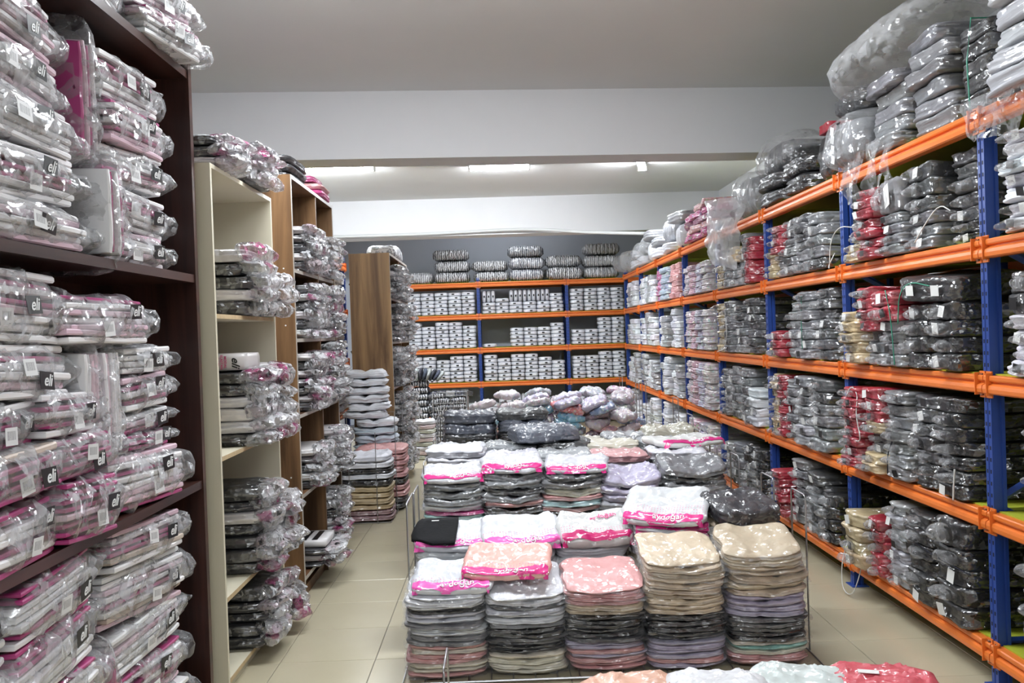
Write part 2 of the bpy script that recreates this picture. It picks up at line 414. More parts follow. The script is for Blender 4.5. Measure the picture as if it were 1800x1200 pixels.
ORD = ['first', 'second', 'third', 'fourth', 'fifth', 'sixth', 'seventh', 'eighth', 'ninth', 'tenth', 'eleventh', 'twelfth', 'thirteenth', 'fourteenth', 'fifteenth', 'sixteenth',
       'seventeenth', 'eighteenth', 'nineteenth', 'twentieth', 'twenty-first', 'twenty-second', 'twenty-third', 'twenty-fourth', 'twenty-fifth', 'twenty-sixth', 'twenty-seventh', 'twenty-eighth']
def jit(c, a=0.06, r=None):
    r = r or rng; k = 1 + r.uniform(-a, a)
    return tuple(max(0.003, min(0.95, v * k * (1 + r.uniform(-a, a) * 0.25))) for v in c)

# linear colours of the goods
WHITE = (0.72, 0.73, 0.78); GREY = (0.20, 0.205, 0.215); LGREY = (0.36, 0.37, 0.39); DGREY = (0.07, 0.072, 0.078); BLACK = (0.012, 0.012, 0.014)
RED = (0.36, 0.012, 0.030); BEIGE = (0.60, 0.46, 0.27); SKIN = (0.62, 0.50, 0.36); PINK = (0.70, 0.36, 0.36); ROSE = (0.55, 0.06, 0.24)
AQUA = (0.40, 0.62, 0.62); LAV = (0.48, 0.44, 0.58); SLATE = (0.11, 0.125, 0.16); CORAL = (0.72, 0.20, 0.20); TEAL = (0.25, 0.50, 0.45); CREAMC = (0.70, 0.66, 0.54)
CN = {WHITE: 'white', GREY: 'grey', LGREY: 'pale grey', DGREY: 'dark grey', BLACK: 'black', RED: 'red', BEIGE: 'beige', SKIN: 'sand', PINK: 'pink', ROSE: 'magenta',
      AQUA: 'aqua', LAV: 'lavender', SLATE: 'slate', CORAL: 'coral', TEAL: 'teal', CREAMC: 'cream'}

# ------------------------------------------------------------------ room shell
CZ = 3.65
XL, XR, YN, YF = -2.75, 3.45, -3.5, 15.75
def build_room():
    put('floor', MB().box(XL, XR, YN, YF, -0.1, -0.006).mesh('floor', 'grout'), kind='structure', label='beige glossy tiled shop floor', cat='floor')
    fl = bpy.data.objects['floor']
    T = 0.466; g = 0.0015
    ts = T / 2 - g
    mb = MB(); c = 0.002
    prof = [(-ts, -0.006), (ts, -0.006), (ts, -c), (ts - c, 0), (-ts + c, 0), (-ts, -c)]
    b = len(mb.v)
    for (s, z) in ((ts, -0.006), (ts, -c), (ts - c, 0)):
        mb.v += [(-s, -s, z), (s, -s, z), (s, s, z), (-s, s, z)]
    for k in range(2):
        for j in range(4):
            mb.f.append((k * 4 + j, k * 4 + (j + 1) % 4, k * 4 + 4 + (j + 1) % 4, k * 4 + 4 + j)); mb.m.append(0)
    mb.f.append((8, 9, 10, 11)); mb.m.append(0)
    tm = mb.mesh('tile', 'tile')
    # tiles one by one where the picture shows floor, one joined part for the rest of the room
    X0 = -0.661 - 5 * T; Y0 = 4.253 - 17 * T
    rest = MB(); n = 0
    for i in range(13):
        for j in range(43):
            cx = X0 + (i + 0.5) * T; cy = Y0 + (j + 0.5) * T
            if not (XL + 0.02 < cx - T / 2 + 0.1 and cx + T / 2 < XR + 0.1 and YN < cy - T / 2 and cy + T / 2 < YF): continue
            if -1.7 < cx < 3.0 and 3.0 < cy < 14.6:
                put('tile', tm, (cx, cy, 0), parent=fl); n += 1
            else:
                rest.box(cx - ts, cx + ts, cy - ts, cy + ts, -0.006, 0)
    put('tile_field', rest.mesh('tile_field', 'tile'), parent=fl, kind='stuff')
    put('ceiling', MB().box(XL - 0.1, XR + 0.1, YN - 0.1, YF + 0.1, CZ, CZ + 0.1).mesh('ceiling', 'ceiling'), kind='structure', label='flat pale grey plastered ceiling', cat='ceiling')
    for nm, b, m in (('wall_left', (XL - 0.1, XL, YN, YF, 0, CZ), 'plaster'), ('wall_right', (XR, XR + 0.1, YN, YF, 0, CZ), 'plaster'),
                     ('wall_back', (XL, XR, YF, YF + 0.1, 0, CZ), 'greywall'), ('wall_front', (XL, XR, YN - 0.1, YN, 0, CZ), 'plaster')):
        put(nm, MB().box(*b).mesh(nm, m), kind='structure', label='painted ' + nm.split('_')[1] + ' wall of the shop', cat='wall')
    # two dropped concrete beams, a little askew to the racks
    def beam(nm, ya, yb, t, lab):
        mb = MB(); b = len(mb.v); za, zb = 3.08, CZ
        for z in (za, zb):
            mb.v += [(XL, ya, z), (XR, yb, z), (XR, yb + t, z), (XL, ya + t, z)]
        for q in ((0, 3, 2, 1), (4, 5, 6, 7), (0, 1, 5, 4), (1, 2, 6, 5), (2, 3, 7, 6), (3, 0, 4, 7)): mb.f.append(q); mb.m.append(0)
        put(nm, mb.mesh(nm, 'plaster'), kind='structure', label=lab, cat='beam')
    beam('trim_1', 7.28, 7.72, 0.36, 'white dropped ceiling beam in front of the lamps')
    beam('trim_2', 13.32, 13.42, 0.4, 'white dropped ceiling beam above the back rack')
build_room()

# ------------------------------------------------------------------ lamps
def lamp(x, y, rz, ln, wd, label, tilt=0.0, drop=0.0, m='lampr'):
    t = empty('ceiling_light', (x, y, CZ - drop), label=label, cat='lamp', group='ceiling lamps')
    t.rotation_euler = (tilt, 0, rz)
    put('housing', MB().box(-ln / 2, ln / 2, -wd / 2, wd / 2, -0.03, 0).mesh('housing', 'lampbody'), parent=t)
    prof = [(-wd / 2 + 0.006, -0.03), (-wd / 2 + 0.012, -0.055), (-wd * 0.2, -0.07), (wd * 0.2, -0.07), (wd / 2 - 0.012, -0.055), (wd / 2 - 0.006, -0.03)]
    put('diffuser', MB().prism(prof, -ln / 2 + 0.012, ln / 2 - 0.012).mesh('diffuser', m), parent=t)
    for s in (-1, 1):
        put('end_cap', MB().box(s * ln / 2 - 0.008, s * ln / 2 + 0.008, -wd / 2 - 0.003, wd / 2 + 0.003, -0.074, 0).mesh('end_cap', 'lampbody'), parent=t)
lamp(-2.02, 10.55, 0.02, 1.15, 0.10, 'long lit batten lamp above the walnut bookcase')
lamp(0.06, 10.75, 0.03, 0.74, 0.16, 'lit box lamp in the middle of the ceiling row')
lamp(1.80, 10.7, 1.35, 0.62, 0.10, 'lit lamp turned end-on above the long orange rack', 0.0, 0.02)
for i, x in enumerate((-0.95, 0.6)):
    lamp(x, 4.5, 0.0, 1.2, 0.30, 'lit panel lamp %s across, in the row before the first ceiling beam' % ORD[i], m='lamp')
for i, x in enumerate((-1.75, 0.05, 1.75)):
    lamp(x, -0.6, 0.0, 1.2, 0.30, 'lit panel lamp %s across, in the row behind the viewer' % ORD[i], m='lampb')
lamp(0.1, 14.3, 0.0, 0.9, 0.08, 'lit batten lamp hidden behind the far ceiling beam', m='lampb')
def conduits():
    for a, b, lab in (((-1.44, 10.57, CZ - 0.012), (-0.32, 10.74, CZ - 0.012), 'thin white cable duct between batten lamp and box lamp'),
                      ((0.44, 10.76, CZ - 0.012), (1.72, 10.7, CZ - 0.012), 'thin white cable duct between box lamp and end-on lamp')):
        put('cable_duct', MB().tube([a, b], 0.012, 6).mesh('cable_duct', 'pvc'), label=lab, cat='duct')
    pts = [(-2.7, 13.28, 3.115), (-1.2, 13.29, 3.11), (-0.3, 13.3, 3.13), (0.35, 13.28, 3.14), (0.8, 13.22, 3.11), (1.1, 13.0, 3.05), (1.5, 12.6, 2.97), (2.0, 12.2, 2.90), (2.5, 12.1, 2.86)]
    P = []
    for i in range(len(pts) - 1):
        for t in (0, 0.25, 0.5, 0.75): P.append(Vector(pts[i]).lerp(Vector(pts[i + 1]), t))
    P.append(Vector(pts[-1]))
    for _ in range(3): P = [P[0]] + [(P[i - 1] + P[i] * 2 + P[i + 1]) / 4 for i in range(1, len(P) - 1)] + [P[-1]]
    put('white_conduit', MB().tube(P, 0.024, 8).mesh('white_conduit', 'pvc', smooth=True), label='bent white plastic conduit running under the far ceiling beam', cat='pipe')
conduits()

# ------------------------------------------------------------------ orange and blue racks
BZ = [2.399, 1.855, 1.286, 0.709, 0.145]     # beam centre heights
BH = 0.078
SHELF = [z + BH / 2 + 0.006 for z in BZ]
def slot_mesh():
    mb = MB(); h = 2.5
    k = 0.06
    while k < h - 0.02:
        for dx in (-0.013, 0.013): mb.box(dx - 0.004, dx + 0.004, -0.0008, 0.0, k, k + 0.016)
        k += 0.05
    return mb.mesh('slot_holes', 'slot')
SLOT = slot_mesh()
def slot_side():
    mb = MB(); k = 0.08
    while k < 2.46:
        for dy in (0.015, 0.043): mb.box(-0.0258, -0.025, dy - 0.003, dy + 0.003, k, k + 0.01)
        k += 0.05
    return mb.mesh('side_holes', 'slot')
SLOTS = slot_side()
def upright_mesh():
    w, d, h, t = 0.05, 0.058, 2.52, 0.004
    prof = [(-w / 2, 0), (-0.006, 0), (-0.004, 0.004), (0.004, 0.004), (0.006, 0), (w / 2, 0), (w / 2, d * 0.5), (w / 2 - 0.006, d * 0.56), (w / 2 - 0.006, d * 0.7), (w / 2, d * 0.76), (w / 2, d),
            (-w / 2, d), (-w / 2, d * 0.76), (-w / 2 + 0.006, d * 0.7), (-w / 2 + 0.006, d * 0.56), (-w / 2, d * 0.5)]
    return MB().prism(prof, 0, h, 'z').mesh('upright', 'blue')
UPR = upright_mesh()
FOOT = MB().box(-0.05, 0.05, -0.02, 0.08, 0, 0.006).mesh('foot_plate', 'blue')
BOLT = MB().tube([(0, 0, 0), (0, -0.006, 0)], 0.006, 6).mesh('bolt', 'bolt')
def connector_mesh():
    mb = MB(); mb.box(0.002, 0.042, -0.006, 0.0, -0.056, 0.056, 0)
    for dz in (-0.042, -0.02, 0.02, 0.042): mb.box(0.014, 0.02, -0.0072, -0.006, dz - 0.005, dz + 0.005, 1)
    mb.box(0.038, 0.042, -0.03, 0.0, -0.045, 0.05, 0)
    return mb.mesh('connector', 'orange', 'slot')
CONN = connector_mesh()
def beam_mesh(L):
    h = BH / 2
    prof = [(0.028, -h), (-0.016, -h), (-0.022, -h + 0.006), (-0.024, -h + 0.022), (-0.021, -h + 0.036), (-0.012, -h + 0.041), (-0.004, -h + 0.045), (-0.004, -h + 0.05),
            (-0.015, -h + 0.054), (-0.018, -h + 0.06), (-0.018, h - 0.005), (-0.014, h), (0.028, h)]
    return MB().prism(prof, 0.0, L, 'x').mesh('beam', 'orange')
def rack(name, loc, rz, posts, depth, label, levels=BZ, skip=(), group='orange and blue steel racks'):
    """front = -Y in local space, posts = positions along X; rear frame at +depth"""
    R = empty(name, loc, rz, label=label, cat='rack', group=group)
    for i, x in enumerate(posts):
        u = put('upright', UPR, (x, 0, 0), parent=R); put('slot_holes', SLOT, parent=u); put('side_holes', SLOTS, parent=u); put('foot_plate', FOOT, parent=u)
        put('upright', UPR, (x, depth, 0), PI, parent=R)
        for k in range(4):
            za = 0.25 + k * 0.56
            put('diagonal_brace', MB().tube([(x, 0.06 if k % 2 else depth - 0.06, za), (x, depth - 0.06 if k % 2 else 0.06, za + 0.5)], 0.018, 4).mesh('diagonal_brace', 'blue'), parent=R)
        for z in (0.2, 2.46):
            put('cross_brace', MB().tube([(x, 0.05, z), (x, depth - 0.05, z)], 0.014, 4).mesh('cross_brace', 'blue'), parent=R)
    for i in range(len(posts) - 1):
        L = posts[i + 1] - posts[i]
        bm = beam_mesh(L - 0.006)
        sb = MB().box(0.03, L - 0.03, 0.02, depth - 0.02, 0, 0.012).mesh('shelf_board', 'board')
        for li, z in enumerate(levels):
            if (i, li) in skip: continue
            b = put('beam', bm, (posts[i] + 0.003, 0, z), parent=R)
            put('connector', CONN, (0, 0, 0), parent=b, rot=(0, 0, 0))
            c2 = put('connector', CONN, (L - 0.006, 0, 0), parent=b, scale=(-1, 1, 1))
            for dz in (-0.042, 0.042):
                put('bolt', BOLT, (0.028, -0.006, dz), parent=b); put('bolt', BOLT, (L - 0.034, -0.006, dz), parent=b)
            put('rear_beam', bm, (posts[i + 1] - 0.003, depth, z), PI, parent=R)
            put('shelf_board', sb, (posts[i], 0, z + BH / 2 - 0.006), parent=R)
    return R
RX = 2.049; RY0 = 3.651; BAY = 1.5
# long rack: local x runs towards the viewer after the -90 degree turn (front faces -X)
rack('storage_rack', (RX, RY0 - BAY, 0), PI / 2 * -1, [-(k * BAY) for k in range(9)][::-1], 1.0, 'long orange and blue steel rack of grey and red bundles')
rack('storage_rack', (0, 14.774, 0), 0.0, [-1.843, -0.343, 1.157, 2.657], 0.8, 'orange and blue steel rack full of white packs along the back wall')
rack('storage_rack', (-1.80, 10.30, 0), PI / 2, [-3.0, -1.5, 0.0], 0.7, 'orange and blue steel rack of white packs behind the walnut bookcase')

# ------------------------------------------------------------------ bookcases
def panel(parent, name, b, m, edge=None):
    return put(name, MB().box(*b).mesh(name, m), parent=parent)
def bookcase(name, label, x_front, depth, y0, y1, z_top, shelves, dividers, m_up, m_sh, m_edge, group='bookcases along the aisle', th=0.02, back=True, plinth=0.06, shelf_edge=None):
    """open front faces +X"""
    R = empty(name, (x_front, y0, 0), label=label, cat='bookcase', group=group)
    xb = -depth; L = y1 - y0
    panel(R, 'side_panel', (xb, -0.002, 0, th, 0, z_top), m_up); panel(R, 'side_panel', (xb, -0.002, L - th, L, 0, z_top), m_up)
    for nm, ya in (('front_edge_band', 0), ('front_edge_band', L - th)):
        panel(R, nm, (-0.002, 0.0, ya, ya + th, 0, z_top), m_edge)
    if back: panel(R, 'back_panel', (xb - 0.006, xb, 0, L, 0, z_top), m_up)
    t = panel(R, 'top_panel', (xb, -0.002, th, L - th, z_top - th, z_top), m_sh); panel(t, 'front_edge_band', (-0.002, 0, th, L - th, z_top - th, z_top), m_edge)
    for d in dividers:
        panel(R, 'divider', (xb, -0.006, d - y0 - th / 2, d - y0 + th / 2, 0, z_top - th), m_up)
    for z in shelves:
        cuts = [y0 + th] + [q for d in dividers for q in (d - th / 2, d + th / 2)] + [y1 - th]
        for i in range(0, len(cuts), 2):
            s = panel(R, 'shelf', (xb, -0.008, cuts[i] - y0, cuts[i + 1] - y0, z - th, z), m_sh)
            panel(s, 'front_edge_band', (-0.008, -0.006, cuts[i] - y0, cuts[i + 1] - y0, z - th, z), shelf_edge or m_edge)
    panel(R, 'plinth', (-0.05, -0.03, th, L - th, 0, plinth), m_up)
    return R
DK = bookcase('dark_bookcase', 'tall dark brown bookcase crammed with pink and white hosiery bundles', -1.29, 0.42, 1.45, 3.78, 3.25, [0.09, 0.985, 1.865, 2.735], [], 'darkwoodv', 'darkwood', 'darkwood', th=0.034)
CR = bookcase('cream_bookcase', 'cream melamine bookcase holding stacks of flat hosiery packs', -1.25, 0.45, 3.86, 4.89, 2.365, [0.07, 0.43, 1.062, 1.70], [], 'cream', 'cream', 'cream', shelf_edge='creamedge')
W2 = bookcase('walnut_bookcase', 'double walnut bookcase with bulging packs, beside the cream bookcase', -1.215, 0.46, 5.22, 6.52, 2.56, [0.14, 0.635, 1.12, 1.58, 2.0], [5.95], 'walnut', 'walnutin', 'edge', th=0.022)
W3 = bookcase('walnut_bookcase', 'narrow walnut bookcase with grained side panel behind the white stack', -1.075, 0.40, 8.72, 10.35, 2.41, [0.14, 0.60, 1.06, 1.52, 1.96], [9.55], 'walnutl', 'walnutin', 'edge', th=0.022)
for bz, by in ((1.66, 5.22), (2.0, 5.22), (0.12, 5.22), (0.75, 5.22)):
    put('screw_cap', MB().tube([(0, 0, 0), (0, -0.001, 0)], 0.005, 8).mesh('screw_cap', 'paper'), (-0.06, 0.0, bz), parent=W2)

# ------------------------------------------------------------------ goods on the dark bookcase: bundles of carded hosiery in film
def card_mesh(i):
    return soft('card_pack', 0.5, 0.30, 0.026, ['card'], k=22, amp=0.005, freq=4, seed=40 + i, res=(8, 4), smooth=False)
CARDS = [card_mesh(i) for i in range(5)]
def film_wrap(i, w=0.54, d=0.33, h=0.17):
    return soft('plastic_wrap', w, d, h, ['wrapfilm'], k=4.5, amp=0.024, freq=11, seed=60 + i, res=(22, 10), pinch=0.08, flat=False)
WRAPS = [film_wrap(i) for i in range(6)]
PATCH = MB().box(-0.04, 0.04, -0.001, 0, -0.026, 0.026).mesh('logo_patch', 'black')
STICK = MB().box(-0.033, 0.033, -0.001, 0, -0.024, 0.024).mesh('barcode_label', 'barcode')
def flap_mesh(i, w=0.16, h=0.14):
    return soft('bag_flap', w, 0.16, h, ['film'], k=3.0, amp=0.03, freq=14, seed=90 + i, res=(9, 7), pinch=0.02, flat=False)
FLAPS = [flap_mesh(i) for i in range(4)]
PK_W = (0.80, 0.79, 0.80); PK_P = (0.42, 0.05, 0.19); PK_PALE = (0.70, 0.50, 0.58); PK_N = (0.60, 0.50, 0.42)
def hosiery_bundle(yc, z0, w, h, xf, label, pink=0.2, logo=True, bar=True, tilt=0.0, roll=0.0, upright=False, ry=0.0, group='hosiery bundles in the dark bookcase', flap=True, seed=None):
    r = random.Random(hash((round(yc, 3), round(z0, 3))) % 9999 if seed is None else seed)
    d = 0.31
    t = empty('hosiery_bundle', (xf - d / 2, yc, z0), label=label, cat='bundle', group=group)
    t.rotation_euler = (tilt + r.uniform(-0.05, 0.05), ry + r.uniform(-0.05, 0.05), PI / 2 + roll + r.uniform(-0.07, 0.07)) if not upright else (0, 0, PI / 2 + roll)
    t.location.x += r.uniform(-0.02, 0.02)
    if upright:
        inner_rot = (0, PI / 2 + tilt, 0)
    n = max(3, int(round(h / 0.024)))
    ch = h / n
    for i in range(n):
        c = PK_P if r.random() < pink else (PK_PALE if r.random() < 0.16 else (PK_N if r.random() < 0.07 else PK_W))
        loc = (r.uniform(-0.012, 0.012), r.uniform(-0.008, 0.008), i * ch); rot = (r.uniform(-0.02, 0.02), r.uniform(-0.02, 0.02), r.uniform(-0.03, 0.03))
        sc = (w / 0.5 * (0.97 if c != PK_P else 0.93), 0.98 if c != PK_P else 0.95, ch / 0.026 * (0.86 if c != PK_P else 0.6))
        if upright: loc = (-h / 2 + i * ch + 0.001, loc[1], w / 2); rot = (0, PI / 2, 0)
        put('card_pack', CARDS[r.randrange(5)], loc, parent=t, color=jit(c, 0.05, r), rot=rot, scale=sc)
    wm = WRAPS[r.randrange(6)]
    if not upright:
        put('plastic_wrap', wm, (0, 0, -0.006), parent=t, scale=(w / 0.5, 1.0, (h + 0.014) / 0.17))
        if flap: put('bag_flap', FLAPS[r.randrange(4)], (w / 2 + 0.05, -0.06, h * 0.1), parent=t, scale=(0.85, 1.0, h / 0.17 * 0.9))
        if logo:
            p = put('logo_patch', PATCH, (w * r.uniform(0.12, 0.3), -d / 2 - 0.012, h * r.choice((0.3, 0.5, 0.68))), parent=t, rot=(r.uniform(-0.15, 0.1), r.uniform(-0.1, 0.1), 0), label='black square logo print with white script')
            put('script_lettering', lettering('eli', 0.05, 'ink', 0.4), (0, -0.0018, 0), parent=p, rot=(PI / 2, 0, 0))
        if bar:
            put('barcode_label', STICK, (w * r.uniform(-0.1, 0.08), -d / 2 - 0.014, h * r.choice((0.3, 0.55))), parent=t, rot=(r.uniform(-0.12, 0.1), r.uniform(-0.08, 0.08), 0))
    else:
        put('plastic_wrap', wm, (-0.0, 0, w / 2), parent=t, rot=(0, PI / 2, 0), scale=(w / 0.5, 1.0, (h + 0.01) / 0.17)).location.x = -h / 2 - 0.004
    return t
XF = -1.312
HB = []
def hb_stack(comp, pos, yc, z0, items, **kw):
    z = z0
    for i, it in enumerate(items):
        w, h, pink = it[:3]; o = dict(kw); o.update(it[3] if len(it) > 3 else {})
        dy = o.pop('dy', 0.0)
        hosiery_bundle(yc + dy, z, w, h - 0.006, o.pop('xf', XF), 'hosiery bundle, %s up %s, %s compartment of dark bookcase' % (ORD[i], pos, comp), pink=pink, **o)
        z += h
# second compartment from the top
hb_stack('upper', 'beside the far panel', 3.24, 1.87, [(0.44, 0.125, 0.25), (0.46, 0.145, 0.2), (0.46, 0.145, 0.15), (0.44, 0.165, 0.3), (0.46, 0.16, 0.4)], roll=-0.05)
hb_stack('upper', 'by the picture edge', 2.44, 1.87, [(0.72, 0.13, 0.25, {'roll': 0.03}), (0.66, 0.15, 0.5), (0.6, 0.145, 0.12), (0.6, 0.16, 0.1), (0.58, 0.17, 0.1, {'roll': 0.05})])
hosiery_bundle(2.99, 1.875, 0.30, 0.12, XF + 0.03, 'standing hosiery bundle low in the upper compartment of dark bookcase', pink=0.4, upright=True)
hosiery_bundle(2.975, 2.19, 0.42, 0.12, XF - 0.02, 'tall standing hosiery bundle high in the upper compartment of dark bookcase', pink=0.2, upright=True)
# third compartment
hb_stack('middle', 'beside the far panel', 3.27, 0.99, [(0.52, 0.2, 0.4, {'xf': XF + 0.04, 'dy': -0.06}), (0.36, 0.07, 0.5), (0.36, 0.08, 0.5), (0.36, 0.13, 0.4), (0.36, 0.1, 0.1)], roll=-0.06)
hosiery_bundle(2.94, 1.575, 0.56, 0.16, XF + 0.03, 'neat white hosiery bundle with loose bag mouth, atop the middle compartment of dark bookcase', pink=0.12, roll=-0.05)
hosiery_bundle(2.845, 1.20, 0.36, 0.115, XF, 'standing hosiery bundle beside its twin, further from far panel, in dark bookcase', pink=0.1, upright=True)
hosiery_bundle(2.985, 1.20, 0.36, 0.13, XF + 0.01, 'standing hosiery bundle with red edge, in the middle compartment of dark bookcase', pink=0.3, upright=True)
hb_stack('middle', 'in the slumped middle stack', 2.69, 0.99, [(0.34, 0.19, 0.9, {'xf': XF + 0.05}), (0.42, 0.13, 0.6, {'xf': XF + 0.04}), (0.40, 0.13, 0.3)], roll=0.04)
hb_stack('middle', 'by the picture edge', 2.33, 0.99, [(0.42, 0.18, 0.7, {'xf': XF + 0.05}), (0.4, 0.13, 0.7, {'xf': XF + 0.04}), (0.4, 0.13, 0.5), (0.62, 0.16, 0.2, {'dy': 0.08}), (0.58, 0.21, 0.12, {'dy': 0.05})], roll=0.06)
# bottom compartment
hb_stack('bottom', 'beside the far panel', 3.24, 0.1, [(0.5, 0.17, 0.3), (0.52, 0.17, 0.7), (0.54, 0.15, 0.1), (0.6, 0.19, 0.15), (0.56, 0.15, 0.3, {'roll': -0.12})], roll=-0.06)
hb_stack('bottom', 'by the picture edge', 2.55, 0.1, [(0.5, 0.17, 0.3), (0.5, 0.16, 0.2), (0.5, 0.17, 0.25), (0.5, 0.18, 0.25, {'roll': 0.05}), (0.48, 0.17, 0.6)], roll=0.02)
hosiery_bundle(2.91, 0.1, 0.44, 0.11, XF - 0.02, 'standing hosiery bundle low in the bottom compartment of dark bookcase', pink=0.5, upright=True)
hb_stack('bottom', 'closest to the viewer', 2.12, 0.1, [(0.36, 0.17, 0.3), (0.36, 0.17, 0.2), (0.36, 0.16, 0.3), (0.36, 0.17, 0.2), (0.36, 0.18, 0.4)])
# top compartment
hb_stack('top', 'against the far panel', 3.5, 2.742, [(0.4, 0.12, 0.1, {'xf': XF + 0.07}), (0.4, 0.16, 0.1, {'xf': XF + 0.03})], roll=-0.15)
hosiery_bundle(3.02, 2.742, 0.3, 0.2, XF + 0.02, 'hosiery bundle hanging over the top shelf edge of dark bookcase', pink=0.1, logo=False, roll=0.1)

# ------------------------------------------------------------------ flat hosiery packs with crinkled bag mouths (cream and walnut bookcases)
def hpack_mesh(i):
    return soft('hosiery_pack', 0.33, 0.42, 0.05, ['wrapthin'], n=3, k=9, groove=0.03, amp=0.006, freq=6, seed=130 + i, shift=0.012, res=(6, 5))
HPACK = [hpack_mesh(i) for i in range(6)]
def mouth_mesh(i):
    return soft('bag_mouth', 0.34, 0.17, 0.055, ['bag'], k=3.4, amp=0.03, freq=19, seed=150 + i, res=(18, 12), flat=False, front_round=0.3, smooth=False)
MOUTH = [mouth_mesh(i) for i in range(8)]
HP_B = (0.030, 0.030, 0.034); HP_W = (0.62, 0.60, 0.60); HP_G = (0.16, 0.15, 0.16)
def hp_stack(place, xf, yc, w, z0, hs, cols, seed, noun='flat hosiery pack', spread=0.025, name='hosiery_pack', ends=True, tint=None, group='flat hosiery packs in the bookcases', d=0.42):
    r = random.Random(seed); z = z0
    for i, h in enumerate(hs):
        c = cols[i % len(cols)]
        nm = 'dark' if sum(c) < 0.6 else 'pale'
        dx = r.uniform(-spread, spread * 0.6)
        o = put(name, HPACK[r.randrange(6)], (xf - d / 2 + dx, yc + r.uniform(-0.012, 0.012), z), PI / 2 + r.uniform(-0.05, 0.05), color=jit(c, 0.1, r),
                label='%s %s, %s up %s' % (nm, noun, ORD[i], place), cat='pack', group=group, scale=(w / 0.33, d / 0.42, h / 0.05))
        if ends:
            tc = tint or (PK_P if r.random() < 0.35 else ((0.12, 0.12, 0.13) if r.random() < 0.3 else (0.66, 0.55, 0.6)))
            put('bag_mouth', MOUTH[r.randrange(8)], (r.uniform(-0.01, 0.01), -0.23, 0.0), parent=o, color=jit(tc, 0.1, r), rot=(r.uniform(-0.15, 0.2), 0, r.uniform(-0.1, 0.1)), scale=(r.uniform(0.85, 1.0), r.uniform(0.6, 1.05), r.uniform(0.9, 1.25)))
        z += h
CX = -1.215
mix = [HP_B, HP_B, HP_W, HP_G]
# cream bookcase
hp_stack('in the front stack atop cream bookcase', CX - 0.02, 4.12, 0.34, 2.367, [0.05, 0.05, 0.045], [HP_W, HP_B, HP_B], 11)
hp_stack('in the rear stack atop cream bookcase', CX + 0.01, 4.55, 0.36, 2.367, [0.055, 0.05, 0.05, 0.045], [HP_B, HP_W, HP_B], 12)
hp_stack('in the front stack, top compartment of cream bookcase', CX, 4.42, 0.33, 1.702, [0.07, 0.06, 0.065, 0.065, 0.07], [HP_B, HP_W, HP_B, HP_B, HP_W], 13)
hp_stack('in the rear stack, top compartment of cream bookcase', CX + 0.02, 4.73, 0.24, 1.702, [0.075, 0.075, 0.07], [HP_W, HP_B, HP_W], 14)
hp_stack('in the front stack, second compartment of cream bookcase', CX, 4.41, 0.32, 1.064, [0.06, 0.06, 0.065, 0.06, 0.06, 0.06], [HP_B, HP_W, HP_W, HP_W, HP_B, HP_B], 15)
hp_stack('in the rear stack, second compartment of cream bookcase', CX + 0.01, 4.72, 0.25, 1.064, [0.07, 0.065, 0.07, 0.06, 0.065, 0.06], [HP_W, HP_W, HP_B, HP_W, HP_B], 16)
hp_stack('in the front stack, third compartment of cream bookcase', CX, 4.42, 0.33, 0.432, [0.06, 0.065, 0.06, 0.06, 0.06, 0.055, 0.07], [HP_B, HP_B, HP_B, HP_B, HP_W, HP_B, HP_B], 17)
hp_stack('in the rear stack, third compartment of cream bookcase', CX + 0.02, 4.73, 0.24, 0.432, [0.07, 0.065, 0.065, 0.06, 0.06], [HP_B, HP_W, HP_B], 18)
hp_stack('in the front stack at the foot of cream bookcase', CX + 0.01, 4.42, 0.34, 0.072, [0.06, 0.06, 0.055, 0.05, 0.07], [HP_B], 19)
hp_stack('in the rear stack at the foot of cream bookcase', CX + 0.02, 4.74, 0.24, 0.072, [0.06, 0.065, 0.06, 0.05], [HP_B, HP_W], 20)
# a box with lettering lying on the second compartment
bx = put('hosiery_box', soft('hosiery_box', 0.30, 0.36, 0.085, ['card'], k=16, amp=0.001, res=(4, 4)), (CX - 0.21, 4.41, 1.432), PI / 2, color=(0.60, 0.57, 0.56),
         label='grey printed carton with pink lettering atop second compartment of cream bookcase', cat='box')
put('dark_panel', MB().box(-0.1512, -0.1500, -0.02, 0.17, 0.008, 0.078).mesh('dark_panel', 'black'), parent=bx)
for k, s in enumerate(('MODAL', 'ELASTAN', 'KAPRI', 'TAYT')):
    put('printed_lettering', lettering(s, 0.017, 'redink'), (-0.1525, -0.085 + 0.018 * k, 0.043), parent=bx, rot=(PI / 2, PI / 2, -PI / 2))
put('script_lettering', lettering('eli', 0.055, 'black', 0.4), (-0.1525, -0.135, 0.043), parent=bx, rot=(PI / 2, PI / 2, -PI / 2))
# walnut bookcase, near and far columns of compartments
shelves2 = [0.142, 0.637, 1.122, 1.582, 2.002]
hs2 = {0: [0.04] * 3, 1: [0.05, 0.05, 0.055, 0.05, 0.05], 2: [0.055, 0.05, 0.05, 0.055, 0.05, 0.055, 0.05], 3: [0.055, 0.06, 0.055, 0.06, 0.05, 0.06], 4: [0.06, 0.055, 0.06, 0.055, 0.055]}
LV = ['bottom', 'second', 'third', 'fourth', 'fifth']
for lv in range(5):
    hp_stack('in the near column, %s shelf of double walnut bookcase' % LV[lv], -1.195 + (0.06 if lv == 0 else 0.0), 5.67, 0.46, shelves2[lv], hs2[lv], [HP_B, HP_W, HP_B, HP_G, HP_W] if lv != 3 else [HP_W, HP_B], 31 + lv, spread=0.02)
    f = hs2[lv] + ([0.055] if lv in (1, 2) else []) + ([0.06] * 4 if lv == 0 else [])
    hp_stack('in the far column, %s shelf of double walnut bookcase' % LV[lv], -1.195, 6.26, 0.38, shelves2[lv], f, [HP_W, HP_B, HP_W], 41 + lv, spread=0.03)
